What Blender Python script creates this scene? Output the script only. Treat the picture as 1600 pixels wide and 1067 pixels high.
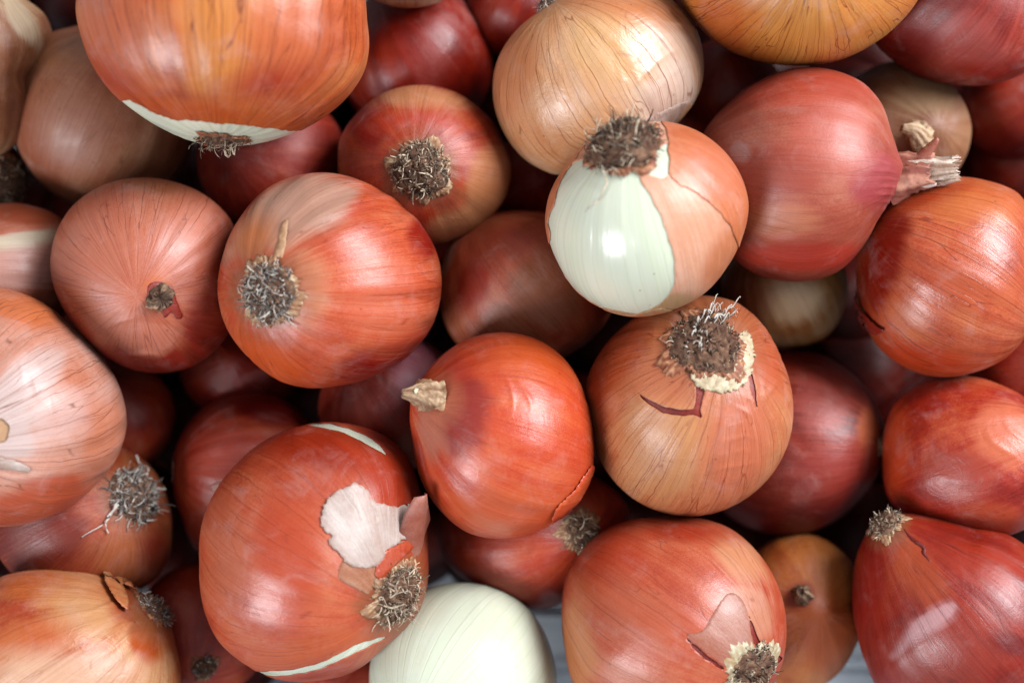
import bpy, bmesh, math, random
import numpy as np
from mathutils import Vector, Matrix
from mathutils.bvhtree import BVHTree
from mathutils.geometry import delaunay_2d_cdt

# ---------------------------------------------------------------- clearing
for o in list(bpy.data.objects): bpy.data.objects.remove(o)
scene = bpy.context.scene
COL = scene.collection

# ---------------------------------------------------------------- camera
S = 0.35 / 1600.0                 # metres per photo pixel at the focus height z = 0
LENS, D = 50.0, 0.35 * 50.0 / 36.0
cam_data = bpy.data.cameras.new('camera')
cam_data.lens = LENS; cam_data.sensor_width = 36.0; cam_data.sensor_fit = 'HORIZONTAL'
cam_data.clip_start = 0.01; cam_data.clip_end = 50
cam_data.dof.use_dof = True
cam_data.dof.focus_distance = D - 0.020
cam_data.dof.aperture_fstop = 3.6
cam_data.dof.aperture_blades = 9
cam = bpy.data.objects.new('camera', cam_data); COL.objects.link(cam)
cam.location = (0, 0, D); scene.camera = cam
scene.render.resolution_x = 1024; scene.render.resolution_y = 682

# ---------------------------------------------------------------- light (shaded stall: soft daylight from two open sides)
world = bpy.data.worlds.new('World'); scene.world = world; world.use_nodes = True
bg = world.node_tree.nodes['Background']
bg.inputs['Color'].default_value = (0.88, 0.93, 1.0, 1); bg.inputs['Strength'].default_value = 0.54

def area(name, direction, dist, sx, sy, energy, color):
    l = bpy.data.lights.new(name, 'AREA'); l.shape = 'RECTANGLE'; l.size = sx; l.size_y = sy
    l.energy = energy; l.color = color
    o = bpy.data.objects.new(name, l); COL.objects.link(o)
    d = Vector(direction).normalized()
    o.location = d * dist
    o.rotation_euler = d.to_track_quat('Z', 'Y').to_euler()
area('opening_light_right', (0.70, 0.45, 0.60), 1.5, 0.8, 0.7, 68.0, (0.95, 0.96, 1.0))
area('opening_light_left', (-0.62, -0.56, 0.58), 1.5, 0.55, 0.5, 30.0, (0.93, 0.95, 1.0))

scene.view_settings.view_transform = 'Standard'; scene.view_settings.look = 'None'
scene.view_settings.exposure = 0.0; scene.view_settings.gamma = 1.0
scene.cycles.max_bounces = 6

# ---------------------------------------------------------------- helpers
def lin(c):
    r = []
    for v in c[:3]:
        v = v / 255.0
        r.append(v / 12.92 if v <= 0.04045 else ((v + 0.055) / 1.055) ** 2.4)
    return (r[0], r[1], r[2], 1.0)

ALB = 0.50                        # skins reflect this share of the colour they show in full light
def alb(c, k=ALB):
    r = lin(c); return (r[0] ** 1.06 * k, r[1] ** 1.10 * k, r[2] ** 1.03 * k * min(1.0, 0.66 + 0.65 * r[2] / max(r[0], 1e-4)), 1.0)
def albf(c, k=0.56):
    r = lin(c); return (r[0] * k, r[1] * k, r[2] * k, 1.0)

def at(px, py, z=0.0):
    k = (D - z) / D * S
    return Vector(((px - 800.0) * k, -(py - 533.5) * k, z))

def to_px(P):
    k = D / (D - P[:, 2]) / S
    return np.stack([P[:, 0] * k + 800.0, -P[:, 1] * k + 533.5], 1)

def mesh_obj(name, V, F, mat, parent=None, smooth=True, attrs=None):
    me = bpy.data.meshes.new(name)
    me.from_pydata([tuple(v) for v in V], [], F)
    if smooth: me.polygons.foreach_set('use_smooth', [True] * len(me.polygons))
    me.update()
    if attrs:
        for an, (ty, arr) in attrs.items():
            a = me.attributes.new(an, ty, 'POINT')
            arr = np.asarray(arr, dtype=np.float32)
            a.data.foreach_set({'FLOAT': 'value', 'FLOAT_VECTOR': 'vector', 'FLOAT_COLOR': 'color'}[ty], arr.ravel())
    if mat: me.materials.append(mat)
    o = bpy.data.objects.new(name, me); COL.objects.link(o)
    if parent: o.parent = parent
    return o

class NT:
    def __init__(s, name):
        s.m = bpy.data.materials.new(name); s.m.use_nodes = True
        s.t = s.m.node_tree; s.b = s.t.nodes['Principled BSDF']
    def n(s, ty, **kw):
        nd = s.t.nodes.new(ty)
        for k, v in kw.items(): setattr(nd, k, v)
        return nd
    def l(s, a, b): s.t.links.new(a, b)
    def put(s, sock, v):
        if isinstance(v, bpy.types.NodeSocket): s.l(v, sock)
        else: sock.default_value = v
    def math(s, op, a, b=0.0, c=None, clamp=False):
        nd = s.n('ShaderNodeMath', operation=op); nd.use_clamp = clamp
        s.put(nd.inputs[0], a); s.put(nd.inputs[1], b)
        if c is not None: s.put(nd.inputs[2], c)
        return nd.outputs[0]
    def vmul(s, v, sc, off=(0, 0, 0)):
        nd = s.n('ShaderNodeVectorMath', operation='MULTIPLY_ADD')
        s.put(nd.inputs[0], v); nd.inputs[1].default_value = sc; nd.inputs[2].default_value = off
        return nd.outputs[0]
    def noise(s, v, scale=1.0, detail=3.0, rough=0.55, dist=0.0):
        nd = s.n('ShaderNodeTexNoise'); s.l(v, nd.inputs['Vector'])
        nd.inputs['Scale'].default_value = scale; nd.inputs['Detail'].default_value = detail
        nd.inputs['Roughness'].default_value = rough; nd.inputs['Distortion'].default_value = dist
        return nd.outputs['Fac']
    def mix(s, f, a, b, blend='MIX'):
        nd = s.n('ShaderNodeMix', data_type='RGBA', blend_type=blend)
        s.put(nd.inputs[0], f); s.put(nd.inputs[6], a); s.put(nd.inputs[7], b)
        return nd.outputs[2]
    def ramp(s, f, stops):
        nd = s.n('ShaderNodeValToRGB'); s.l(f, nd.inputs[0])
        e = nd.color_ramp.elements
        while len(e) < len(stops): e.new(0.5)
        for i, (p, c) in enumerate(stops): e[i].position = p; e[i].color = c
        return nd.outputs[0]
    def sstep(s, v, lo, hi, a=0.0, b=1.0):
        nd = s.n('ShaderNodeMapRange', interpolation_type='SMOOTHSTEP')
        s.put(nd.inputs[0], v); nd.inputs[1].default_value = lo; nd.inputs[2].default_value = hi
        nd.inputs[3].default_value = a; nd.inputs[4].default_value = b
        return nd.outputs[0]

def skin_material(name, deep, mid, light, seed=0, vein=0.5, vein_n=9.0, vein_w=0.03, vein_col=(105, 45, 20),
                  rough=0.34, fibre=0.5, blotch=1.0, wrinkle=0.25, dust=0.25, spots=0.4, spec=0.5, coat=0.0, sss=0.0, thin=0.0):
    """dry onion skin: fibres run from pole to pole along the 'mer' attribute"""
    t = NT(name); random.seed(seed * 7 + 3)
    off = tuple(random.uniform(-40, 40) for _ in range(3))
    mer = t.n('ShaderNodeAttribute', attribute_name='mer').outputs['Vector']
    obj = t.n('ShaderNodeTexCoord').outputs['Object']
    n1 = t.noise(t.vmul(mer, (3.2, 3.2, 0.75), off), 1, 4, 0.6)
    n2 = t.noise(t.vmul(mer, (30, 30, 1.6), off), 1, 3, 0.65)
    nf = t.noise(t.vmul(mer, (95, 95, 2.6), off), 1, 3, 0.7)
    n3 = t.noise(t.vmul(obj, (34, 34, 34), off), 1, 5, 0.62, 0.4)
    ng = t.noise(obj, 1500, 3, 0.7)
    f = t.math('MULTIPLY_ADD', t.math('SUBTRACT', n3, 0.5), 1.7 * blotch, 0.5)
    f = t.math('MULTIPLY_ADD', t.math('SUBTRACT', n1, 0.5), 0.8, f)
    f = t.math('MULTIPLY_ADD', t.math('SUBTRACT', n2, 0.5), 0.42 * fibre, f)
    f = t.math('MULTIPLY_ADD', t.math('SUBTRACT', ng, 0.5), 0.55, f, clamp=True)
    c = t.ramp(f, [(0.08, alb(deep)), (0.5, alb(mid)), (0.95, alb(light))])
    # coloured zones of the skin, some with painted highlights and rim shade
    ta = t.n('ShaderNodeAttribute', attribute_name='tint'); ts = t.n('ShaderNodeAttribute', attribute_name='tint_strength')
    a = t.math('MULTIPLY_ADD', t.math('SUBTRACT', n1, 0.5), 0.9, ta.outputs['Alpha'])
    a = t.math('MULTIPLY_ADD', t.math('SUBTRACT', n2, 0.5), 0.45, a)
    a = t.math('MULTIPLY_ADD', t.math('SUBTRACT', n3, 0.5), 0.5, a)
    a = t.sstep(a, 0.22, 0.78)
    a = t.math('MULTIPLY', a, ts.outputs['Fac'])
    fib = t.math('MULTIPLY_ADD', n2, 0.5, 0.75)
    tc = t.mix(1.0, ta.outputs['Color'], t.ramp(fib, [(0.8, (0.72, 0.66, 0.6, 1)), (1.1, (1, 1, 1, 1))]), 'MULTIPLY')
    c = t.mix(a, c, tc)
    # fine darker fibres
    c = t.mix(t.sstep(nf, 0.56, 0.74, 0.0, 0.30 * fibre), c, alb([x * 0.6 for x in deep]))
    c = t.mix(t.sstep(nf, 0.44, 0.28, 0.0, 0.26 * fibre), c, alb([min(255, x * 1.12 + 8) for x in light]))
    # veins
    if vein > 0:
        wv = t.noise(t.vmul(mer, (5, 5, 2.6), off), 1, 2, 0.5)
        comb = t.n('ShaderNodeCombineXYZ'); w2 = t.math('MULTIPLY', t.math('SUBTRACT', wv, 0.5), 1.1)
        t.l(w2, comb.inputs[0]); t.l(w2, comb.inputs[1])
        add = t.n('ShaderNodeVectorMath', operation='ADD')
        t.l(t.vmul(mer, (vein_n, vein_n, 0.9), off), add.inputs[0]); t.l(comb.outputs[0], add.inputs[1])
        vo = t.n('ShaderNodeTexVoronoi', feature='DISTANCE_TO_EDGE'); t.l(add.outputs[0], vo.inputs['Vector'])
        vo.inputs['Scale'].default_value = 1.0
        vm = t.sstep(vo.outputs['Distance'], 0.0, vein_w, 1.0, 0.0)
        vm = t.math('MULTIPLY', vm, t.sstep(t.noise(t.vmul(obj, (60, 60, 60), off), 1, 2), 0.36, 0.6))
        vm = t.math('MULTIPLY', vm, min(1.0, vein * 1.1))
        c = t.mix(vm, c, alb(vein_col))
        sx = t.n('ShaderNodeSeparateXYZ'); t.l(mer, sx.inputs[0])
        phi = t.math('ARCTAN2', sx.outputs[1], sx.outputs[0])
        wob_ = t.math('SUBTRACT', t.noise(t.vmul(obj, (55, 55, 55), off), 1, 3, 0.6), 0.5)
        for kv, wd, st in ((vein_n * 0.62, 0.036, 1.0), (vein_n * 1.9, 0.06, 0.55)):
            v1 = t.n('ShaderNodeTexVoronoi', feature='DISTANCE_TO_EDGE', voronoi_dimensions='1D')
            t.l(t.math('MULTIPLY_ADD', wob_, 0.5 / kv, t.math('ADD', phi, seed * 1.37)), v1.inputs['W'])
            v1.inputs['Scale'].default_value = kv
            lm = t.sstep(v1.outputs['Distance'], 0.0, wd, 1.0, 0.0)
            lm = t.math('MULTIPLY', lm, t.sstep(t.noise(t.vmul(mer, (2.5 * kv, 2.5 * kv, 1.6), off), 1, 2), 0.36, 0.52))
            c = t.mix(t.math('MULTIPLY', lm, min(0.85, vein * 1.5 * st)), c, alb(vein_col))
    # small dark specks
    if spots > 0:
        vs = t.n('ShaderNodeTexVoronoi', feature='F1'); t.l(obj, vs.inputs['Vector']); vs.inputs['Scale'].default_value = 210
        sp = t.sstep(vs.outputs['Distance'], 0.05, 0.13, 1.0, 0.0)
        rc = t.n('ShaderNodeSeparateColor'); t.l(vs.outputs['Color'], rc.inputs[0])
        sp = t.math('MULTIPLY', sp, t.math('GREATER_THAN', rc.outputs[0], 0.85))
        sp = t.math('MULTIPLY', sp, spots)
        c = t.mix(sp, c, alb((95, 40, 25)))
    # dusty bloom
    nd = t.noise(t.vmul(obj, (70, 70, 70), off), 1, 6, 0.7, 0.6)
    dm = t.sstep(nd, 0.5, 0.78, 0.0, dust)
    c = t.mix(dm, c, alb((215, 180, 170)))
    t.l(c, t.b.inputs['Base Color'])
    r = t.math('MULTIPLY_ADD', t.math('SUBTRACT', nd, 0.4), 0.5, rough + 0.02)
    r = t.math('MULTIPLY_ADD', t.math('SUBTRACT', n2, 0.5), 0.18, r)
    t.l(r, t.b.inputs['Roughness'])
    t.b.inputs['Specular IOR Level'].default_value = spec * 0.85
    t.b.inputs['Coat Weight'].default_value = coat; t.b.inputs['Coat Roughness'].default_value = 0.16
    if sss:
        t.b.inputs['Subsurface Weight'].default_value = sss
        t.b.inputs['Subsurface Radius'].default_value = (1.0, 0.9, 0.6); t.b.inputs['Subsurface Scale'].default_value = 0.003
    if thin:                                            # thin dry paper lets the layer below show through
        al = t.math('MULTIPLY_ADD', t.math('SUBTRACT', n3, 0.5), 1.6 * thin, 1.0 - thin)
        al = t.math('MULTIPLY_ADD', t.math('SUBTRACT', n2, 0.5), 1.0 * thin, al, clamp=True)
        t.l(al, t.b.inputs['Alpha'])
    # relief
    nw = t.noise(t.vmul(obj, (110, 110, 110), off), 1, 4, 0.6, 1.2)
    h = t.math('MULTIPLY', nw, wrinkle * 1.6)
    h = t.math('MULTIPLY_ADD', n2, 0.20 * fibre, h)
    h = t.math('MULTIPLY_ADD', nf, 0.14 * fibre, h)
    h = t.math('MULTIPLY_ADD', n1, 0.25, h)
    h = t.math('MULTIPLY_ADD', ng, 0.11, h)
    if vein > 0: h = t.math('MULTIPLY_ADD', vm, -0.12, h)
    bp = t.n('ShaderNodeBump'); bp.inputs['Strength'].default_value = 0.54; bp.inputs['Distance'].default_value = 0.0009
    t.l(h, bp.inputs['Height']); t.l(bp.outputs[0], t.b.inputs['Normal'])
    return t.m

def fibre_material(name, dark, pale, rough=0.8, scale=900):
    """shade attribute (one value per rootlet) picks between a dark and a pale colour"""
    t = NT(name)
    sh = t.n('ShaderNodeAttribute', attribute_name='shade').outputs['Fac']
    obj = t.n('ShaderNodeTexCoord').outputs['Object']
    n = t.noise(obj, scale, 4, 0.7)
    f = t.math('MULTIPLY_ADD', t.math('SUBTRACT', n, 0.5), 0.9, sh, clamp=True)
    mid = [(a + b) / 2 * 0.92 for a, b in zip(dark, pale)]
    t.l(t.ramp(f, [(0.05, albf(dark)), (0.5, albf(mid)), (0.95, albf(pale))]), t.b.inputs['Base Color'])
    t.b.inputs['Roughness'].default_value = rough
    t.b.inputs['Specular IOR Level'].default_value = 0.25
    bp = t.n('ShaderNodeBump'); bp.inputs['Strength'].default_value = 0.6; bp.inputs['Distance'].default_value = 0.0005
    t.l(n, bp.inputs['Height']); t.l(bp.outputs[0], t.b.inputs['Normal'])
    return t.m

def flesh_material(name='onion_flesh', col=(236, 236, 220), shade=(224, 226, 202), gloss=0.30, seed=3):
    t = NT(name)
    mer = t.n('ShaderNodeAttribute', attribute_name='mer').outputs['Vector']
    obj = t.n('ShaderNodeTexCoord').outputs['Object']
    off = (seed * 3.1, seed, 4)
    n1 = t.noise(t.vmul(mer, (5, 5, 0.5), off), 1, 4, 0.6)
    n2 = t.noise(t.vmul(mer, (26, 26, 0.8), off), 1, 3, 0.6)
    n3 = t.noise(t.vmul(obj, (60, 60, 60), off), 1, 4, 0.6)
    f = t.math('ADD', t.math('MULTIPLY', n1, 0.6), t.math('MULTIPLY', n2, 0.4))
    c = t.ramp(f, [(0.3, albf(shade)), (0.62, albf(col))])
    c = t.mix(t.sstep(n3, 0.60, 0.75, 0.0, 0.12), c, albf((216, 205, 150)))
    sx = t.n('ShaderNodeSeparateXYZ'); t.l(mer, sx.inputs[0])
    phi = t.math('ARCTAN2', sx.outputs[1], sx.outputs[0])
    v1 = t.n('ShaderNodeTexVoronoi', feature='DISTANCE_TO_EDGE', voronoi_dimensions='1D')
    t.l(t.math('MULTIPLY_ADD', n3, 0.05, phi), v1.inputs['W']); v1.inputs['Scale'].default_value = 7
    gv = t.sstep(v1.outputs['Distance'], 0.0, 0.09, 1.0, 0.0)
    c = t.mix(t.math('MULTIPLY', gv, 0.2), c, albf((176, 192, 142)))
    vs = t.n('ShaderNodeTexVoronoi', feature='F1'); t.l(obj, vs.inputs['Vector']); vs.inputs['Scale'].default_value = 260
    rc = t.n('ShaderNodeSeparateColor'); t.l(vs.outputs['Color'], rc.inputs[0])
    sp = t.math('MULTIPLY', t.sstep(vs.outputs['Distance'], 0.04, 0.10, 1, 0), t.math('GREATER_THAN', rc.outputs[0], 0.92))
    c = t.mix(t.math('MULTIPLY', sp, 0.75), c, albf((80, 70, 45)))
    ta = t.n('ShaderNodeAttribute', attribute_name='tint'); ts = t.n('ShaderNodeAttribute', attribute_name='tint_strength')
    a = t.math('MULTIPLY_ADD', t.math('SUBTRACT', n2, 0.5), 0.8, ta.outputs['Alpha'])
    a = t.math('MULTIPLY', t.sstep(a, 0.2, 0.8), ts.outputs['Fac'])
    c = t.mix(a, c, ta.outputs['Color'])
    t.l(c, t.b.inputs['Base Color'])
    t.l(t.math('MULTIPLY_ADD', n3, 0.18, gloss - 0.05), t.b.inputs['Roughness'])
    t.b.inputs['Subsurface Weight'].default_value = 0.35
    t.b.inputs['Subsurface Radius'].default_value = (1.0, 1.0, 0.7); t.b.inputs['Subsurface Scale'].default_value = 0.003
    h = t.math('MULTIPLY_ADD', gv, -0.22, t.math('MULTIPLY_ADD', n2, 0.5, t.math('MULTIPLY', n1, 0.5)))
    bp = t.n('ShaderNodeBump'); bp.inputs['Strength'].default_value = 0.4; bp.inputs['Distance'].default_value = 0.0005
    t.l(h, bp.inputs['Height']); t.l(bp.outputs[0], t.b.inputs['Normal'])
    return t.m

MAT_ROOT = fibre_material('dry_rootlets', (66, 45, 34), (226, 206, 178))
MAT_ROOT_GREY = fibre_material('dry_rootlets_grey', (66, 56, 52), (230, 222, 210))
MAT_PLATE = fibre_material('root_plate_crust', (78, 48, 34), (176, 138, 108), 0.9, 700)
MAT_COLLAR = fibre_material('papery_collar', (140, 82, 50), (222, 196, 158), 0.6, 500)
MAT_COLLAR_RED = fibre_material('reddish_collar', (120, 55, 32), (205, 150, 110), 0.6, 500)
MAT_NECK = fibre_material('dry_neck', (120, 78, 52), (214, 184, 148), 0.65, 600)
MAT_NECK_GREY = fibre_material('dry_neck_grey', (140, 104, 84), (226, 208, 190), 0.6, 600)
MAT_DARK_NECK = fibre_material('dark_neck', (58, 34, 22), (165, 135, 105), 0.75, 600)
MAT_FLESH = flesh_material()

# ---------------------------------------------------------------- onion bodies
def smooth_noise(rng, phi, th, n=10, kp=5, kt=4):
    """cheap periodic noise on the onion's surface"""
    r = np.zeros_like(phi)
    for _ in range(n):
        k = rng.integers(0, kp + 1); m = rng.uniform(0.5, kt)
        w = np.sin(th) ** min(k, 2)
        r += rng.normal() * w * np.cos(k * phi + rng.uniform(0, 6.28)) * np.cos(m * th + rng.uniform(0, 6.28))
    return r / math.sqrt(n)

def poly_sd(P, poly):
    """signed distance (px) to a closed polygon, positive inside"""
    poly = np.asarray(poly, float); n = len(poly)
    d2 = np.full(len(P), 1e18); inside = np.zeros(len(P), bool)
    for i in range(n):
        a, b = poly[i], poly[(i + 1) % n]
        ab = b - a; t = np.clip(((P - a) @ ab) / max(ab @ ab, 1e-9), 0, 1)
        q = a + t[:, None] * ab
        d2 = np.minimum(d2, ((P - q) ** 2).sum(1))
        c = ((a[1] > P[:, 1]) != (b[1] > P[:, 1]))
        with np.errstate(divide='ignore', invalid='ignore'):
            xi = (b[0] - a[0]) * (P[:, 1] - a[1]) / (b[1] - a[1] if b[1] != a[1] else 1e-9) + a[0]
        inside ^= c & (P[:, 0] < xi)
    d = np.sqrt(d2)
    return np.where(inside, d, -d)

def smooth_poly(pts, n=6):
    """closed Catmull-Rom through the points"""
    P = [np.array(p, float) for p in pts]; N = len(P); out = []
    for i in range(N):
        p0, p1, p2, p3 = P[i - 1], P[i], P[(i + 1) % N], P[(i + 2) % N]
        for k in range(n):
            t = k / n
            out.append(0.5 * ((2 * p1) + (-p0 + p2) * t + (2 * p0 - 5 * p1 + 4 * p2 - p3) * t * t + (-p0 + 3 * p1 - 3 * p2 + p3) * t ** 3))
    return np.array(out)

class Onion: pass
ONIONS = {}

def make_onion(key, label, c, r, z, pole, end='root', pts=(), res=1, mat=None, seed=1, pole_k=None, opp_k=None,
               square=0.9, lump=0.012, ridge=0.004, tints=(), back=False, creases=(), length=None, group='onions heaped in the crate'):
    on = Onion(); on.key = key
    rng = np.random.default_rng(seed)
    rx, ry = r
    zc = z
    kk = (D - zc) / D * S
    C = at(c[0], c[1], zc)
    R = (rx + ry) / 2 * kk
    L = (length or (rx + ry) / 2) * kk
    dx, dy = (pole[0] - c[0]) * kk, -(pole[1] - c[1]) * kk
    dd = math.hypot(dx, dy)
    if dd > L * 0.995: dx, dy, dd = dx * L * 0.995 / dd, dy * L * 0.995 / dd, L * 0.995
    ax = Vector((dx, dy, math.sqrt(max(0, L * L - dd * dd)) * (-1 if back else 1))).normalized()
    e1 = ax.orthogonal().normalized(); e2 = ax.cross(e1)
    nth, nph = {2: (170, 256), 1: (110, 168), 0: (60, 96)}[res]
    th = np.concatenate([[0.0], np.repeat((np.arange(1, nth)) * math.pi / nth, nph), [math.pi]])
    ph = np.concatenate([[0.0], np.tile(np.arange(nph) * 2 * math.pi / nph, nth - 1), [0.0]])
    rk = {'root': (0.02, 0.30), 'neck': (0.10, 0.30)}
    pk, pw = rk[end]; ok, ow = rk['neck' if end == 'root' else 'root']
    if pole_k: pk, pw = pole_k
    if opp_k: ok, ow = opp_k
    rho = np.sin(th) ** square
    axz = np.cos(th) + pk * np.exp(-(th / pw) ** 2) - ok * np.exp(-((math.pi - th) / ow) ** 2)
    if pk > 0.06: rho = rho * (1 - 0.55 * min(1, pk * 3) * np.exp(-(th / (pw * 1.3)) ** 2))
    disp = 1 + lump * smooth_noise(rng, ph, th, 14, 4, 4)
    rd = np.zeros_like(ph)
    for _ in range(9):
        k = rng.integers(7, 30); rd += np.cos(k * ph + rng.uniform(0, 6.28) + 0.5 * np.sin(th * rng.uniform(1, 3)))
    disp += ridge * rd / 3 * np.sin(th)
    A = np.array([e1, e2, ax])
    loc = np.stack([R * rho * np.cos(ph) * disp, R * rho * np.sin(ph) * disp, L * axz * disp], 1)
    P = loc @ A + np.array(C)
    # fit the true outline of this onion
    ell = lambda a: 1 / np.sqrt((np.cos(a) / rx) ** 2 + (np.sin(a) / ry) ** 2)
    pa = np.array([math.atan2(p[1] - c[1], p[0] - c[0]) for p in pts]) if len(pts) else np.zeros(0)
    pr = np.array([math.hypot(p[0] - c[0], p[1] - c[1]) for p in pts]) if len(pts) else np.zeros(0)
    NA = 240; ga = (np.arange(NA) + 0.5) / NA * 2 * math.pi - math.pi
    if len(pts):
        order = np.argsort(pa); sa = pa[order]; sr = (pr / ell(pa))[order]
        xa = list(sa); xr = list(sr)
        for i in range(len(sa)):
            a0 = sa[i]; a1 = sa[(i + 1) % len(sa)] + (2 * math.pi if i == len(sa) - 1 else 0)
            if a1 - a0 > math.radians(50):
                m_ = 0.25 * (sr[i] + sr[(i + 1) % len(sa)]) + 0.5
                for u in (0.3, 0.5, 0.7):
                    xa.append((a0 + (a1 - a0) * u + math.pi) % (2 * math.pi) - math.pi); xr.append(m_)
        ratio = np.interp(ga, xa, xr, period=2 * math.pi)
        ker = np.exp(-(np.arange(-8, 9) / 3.2) ** 2); ker /= ker.sum()
        ratio = np.convolve(np.concatenate([ratio[-8:], ratio, ratio[:8]]), ker, 'valid')
    else: ratio = np.ones(NA)
    target = ell(ga) * ratio
    c2 = np.array(c, float)
    for it in range(4):
        q = to_px(P) - c2
        a = np.arctan2(q[:, 1], q[:, 0]); rr = np.hypot(q[:, 0], q[:, 1])
        b = ((a + math.pi) / (2 * math.pi) * NA).astype(int) % NA
        mx = np.zeros(NA); np.maximum.at(mx, b, rr)
        mx = np.maximum(mx, 1.0)
        ker = np.ones(5) / 5
        mxs = np.convolve(np.concatenate([mx[-2:], mx, mx[:2]]), ker, 'valid')
        fac = target / mxs
        fa = np.interp(a, ga, fac, period=2 * math.pi)
        lim = np.interp(a, ga, mxs, period=2 * math.pi)
        u = np.clip((rr / lim - 0.15) / 0.85, 0, 1); w = u * u * (3 - 2 * u)
        sc = 1 + (fa - 1) * w
        ctr = np.array(C)
        P[:, 0] = ctr[0] + (P[:, 0] - ctr[0]) * sc; P[:, 1] = ctr[1] + (P[:, 1] - ctr[1]) * sc
    F = []
    for j in range(nph): F.append((0, 1 + j, 1 + (j + 1) % nph))
    for i in range(nth - 2):
        s0 = 1 + i * nph; s1 = s0 + nph
        for j in range(nph):
            j2 = (j + 1) % nph
            F.append((s0 + j, s1 + j, s1 + j2, s0 + j2))
    last = len(P) - 1; s0 = 1 + (nth - 2) * nph
    for j in range(nph): F.append((s0 + j, last, s0 + (j + 1) % nph))
    mer = np.stack([np.cos(ph), np.sin(ph), th / math.pi * 2 - 1], 1); mer[0, :2] = 0; mer[-1, :2] = 0
    # unrolled image position of every vertex (the far side continues past the rim)
    qp = to_px(P); q = qp - c2; a = np.arctan2(q[:, 1], q[:, 0]); rr = np.hypot(q[:, 0], q[:, 1])
    lim = np.interp(a, ga, target, period=2 * math.pi)
    bm_n = np.zeros((len(P), 3))
    tri = np.array([(f[0], f[1], f[2]) for f in F]); fn = np.cross(P[tri[:, 1]] - P[tri[:, 0]], P[tri[:, 2]] - P[tri[:, 0]])
    for k in range(3): np.add.at(bm_n, tri[:, k], fn)
    for idx in (3,):
        qd = np.array([f[3] for f in F if len(f) == 4]); qn = fn[[i for i, f in enumerate(F) if len(f) == 4]]
        np.add.at(bm_n, qd, qn)
    nrm = bm_n / np.maximum(np.linalg.norm(bm_n, axis=1), 1e-12)[:, None]
    if (nrm * (P - np.array(C))).sum() < 0: nrm = -nrm; F = [tuple(reversed(f)) for f in F]
    view = np.array([0, 0, D]) - P; view /= np.linalg.norm(view, axis=1)[:, None]
    backf = (nrm * view).sum(1) < 0
    rr2 = np.where(backf, np.maximum(2 * lim - rr, lim), rr)
    un = c2 + q / np.maximum(rr, 1e-6)[:, None] * rr2[:, None]
    on.un = un; on.C = C; on.R = R; on.ax = ax; on.P = P; on.N = nrm; on.F = F; on.mer = mer; on.c = c; on.r = r
    # creases: shallow folds of the loose skin, (x, y, rx, ry, angle, wavelength px, height mm)
    if creases:
        dh = np.zeros(len(P))
        for (ex, ey, erx, ery, rot, wl, hm) in creases:
            cr, sr = math.cos(math.radians(rot)), math.sin(math.radians(rot))
            u = (un[:, 0] - ex) * cr + (un[:, 1] - ey) * sr; v = -(un[:, 0] - ex) * sr + (un[:, 1] - ey) * cr
            env = np.exp(-(u / erx) ** 2 * 1.5 - (v / ery) ** 2 * 1.5)
            wave = np.sin(v / wl * 6.283 + 1.3 * np.sin(u / erx * 2.1 + ex) + 0.8 * np.sin(u / wl * 1.7))
            dh += env * (np.exp(-(1 - wave) * 2.2) * 1.0 + 0.25 * np.sin(u / wl * 3.1 + v / wl * 2.3)) * hm * 0.001
        P += nrm * dh[:, None]
    # tints: zones of other colour, some with highlight or rim shade painted in; later entries lie over earlier ones
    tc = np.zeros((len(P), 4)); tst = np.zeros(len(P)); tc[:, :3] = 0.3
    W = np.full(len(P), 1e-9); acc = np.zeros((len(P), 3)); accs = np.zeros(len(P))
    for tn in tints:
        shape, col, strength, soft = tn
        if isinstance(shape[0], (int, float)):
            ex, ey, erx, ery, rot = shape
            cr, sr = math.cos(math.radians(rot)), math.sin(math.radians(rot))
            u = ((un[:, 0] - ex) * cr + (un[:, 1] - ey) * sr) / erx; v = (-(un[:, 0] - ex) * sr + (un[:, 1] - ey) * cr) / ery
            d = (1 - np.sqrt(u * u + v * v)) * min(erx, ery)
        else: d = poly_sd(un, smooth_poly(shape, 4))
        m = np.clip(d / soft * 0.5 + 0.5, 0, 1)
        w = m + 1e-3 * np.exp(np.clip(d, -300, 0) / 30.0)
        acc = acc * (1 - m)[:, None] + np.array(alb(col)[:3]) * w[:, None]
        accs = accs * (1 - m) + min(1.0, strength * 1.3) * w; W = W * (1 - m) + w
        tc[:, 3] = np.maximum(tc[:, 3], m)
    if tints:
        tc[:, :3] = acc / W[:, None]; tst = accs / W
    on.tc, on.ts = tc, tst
    # the thing: an empty at the onion's lowest point
    base = Vector((C.x, C.y, P[:, 2].min()))
    e = bpy.data.objects.new('onion', None); COL.objects.link(e); e.location = base; e.empty_display_size = 0.01
    e['label'] = label; e['category'] = 'onion'
    if group: e['group'] = group
    on.e = e; on.base = np.array(base)
    on.mat = mat
    on.bvh = None
    ONIONS[key] = on
    return on

def attrs_of(on, idx=None):
    s = slice(None) if idx is None else idx
    return {'mer': ('FLOAT_VECTOR', on.mer[s]), 'tint': ('FLOAT_COLOR', on.tc[s]), 'tint_strength': ('FLOAT', on.ts[s])}

def add_body(on, name='skin', mat=None, inset=0.0):
    at_ = attrs_of(on)
    if inset > 0: at_['tint_strength'] = ('FLOAT', np.zeros(len(on.P)))      # the layer beneath has its own plain colour
    o = mesh_obj(name, on.P - on.N * inset - on.base, on.F, mat or on.mat, on.e, attrs=at_)
    on.body = o
    return o

def get_bvh(on):
    if on.bvh is None: on.bvh = BVHTree.FromPolygons([tuple(p) for p in on.P], on.F)
    return on.bvh

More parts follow.
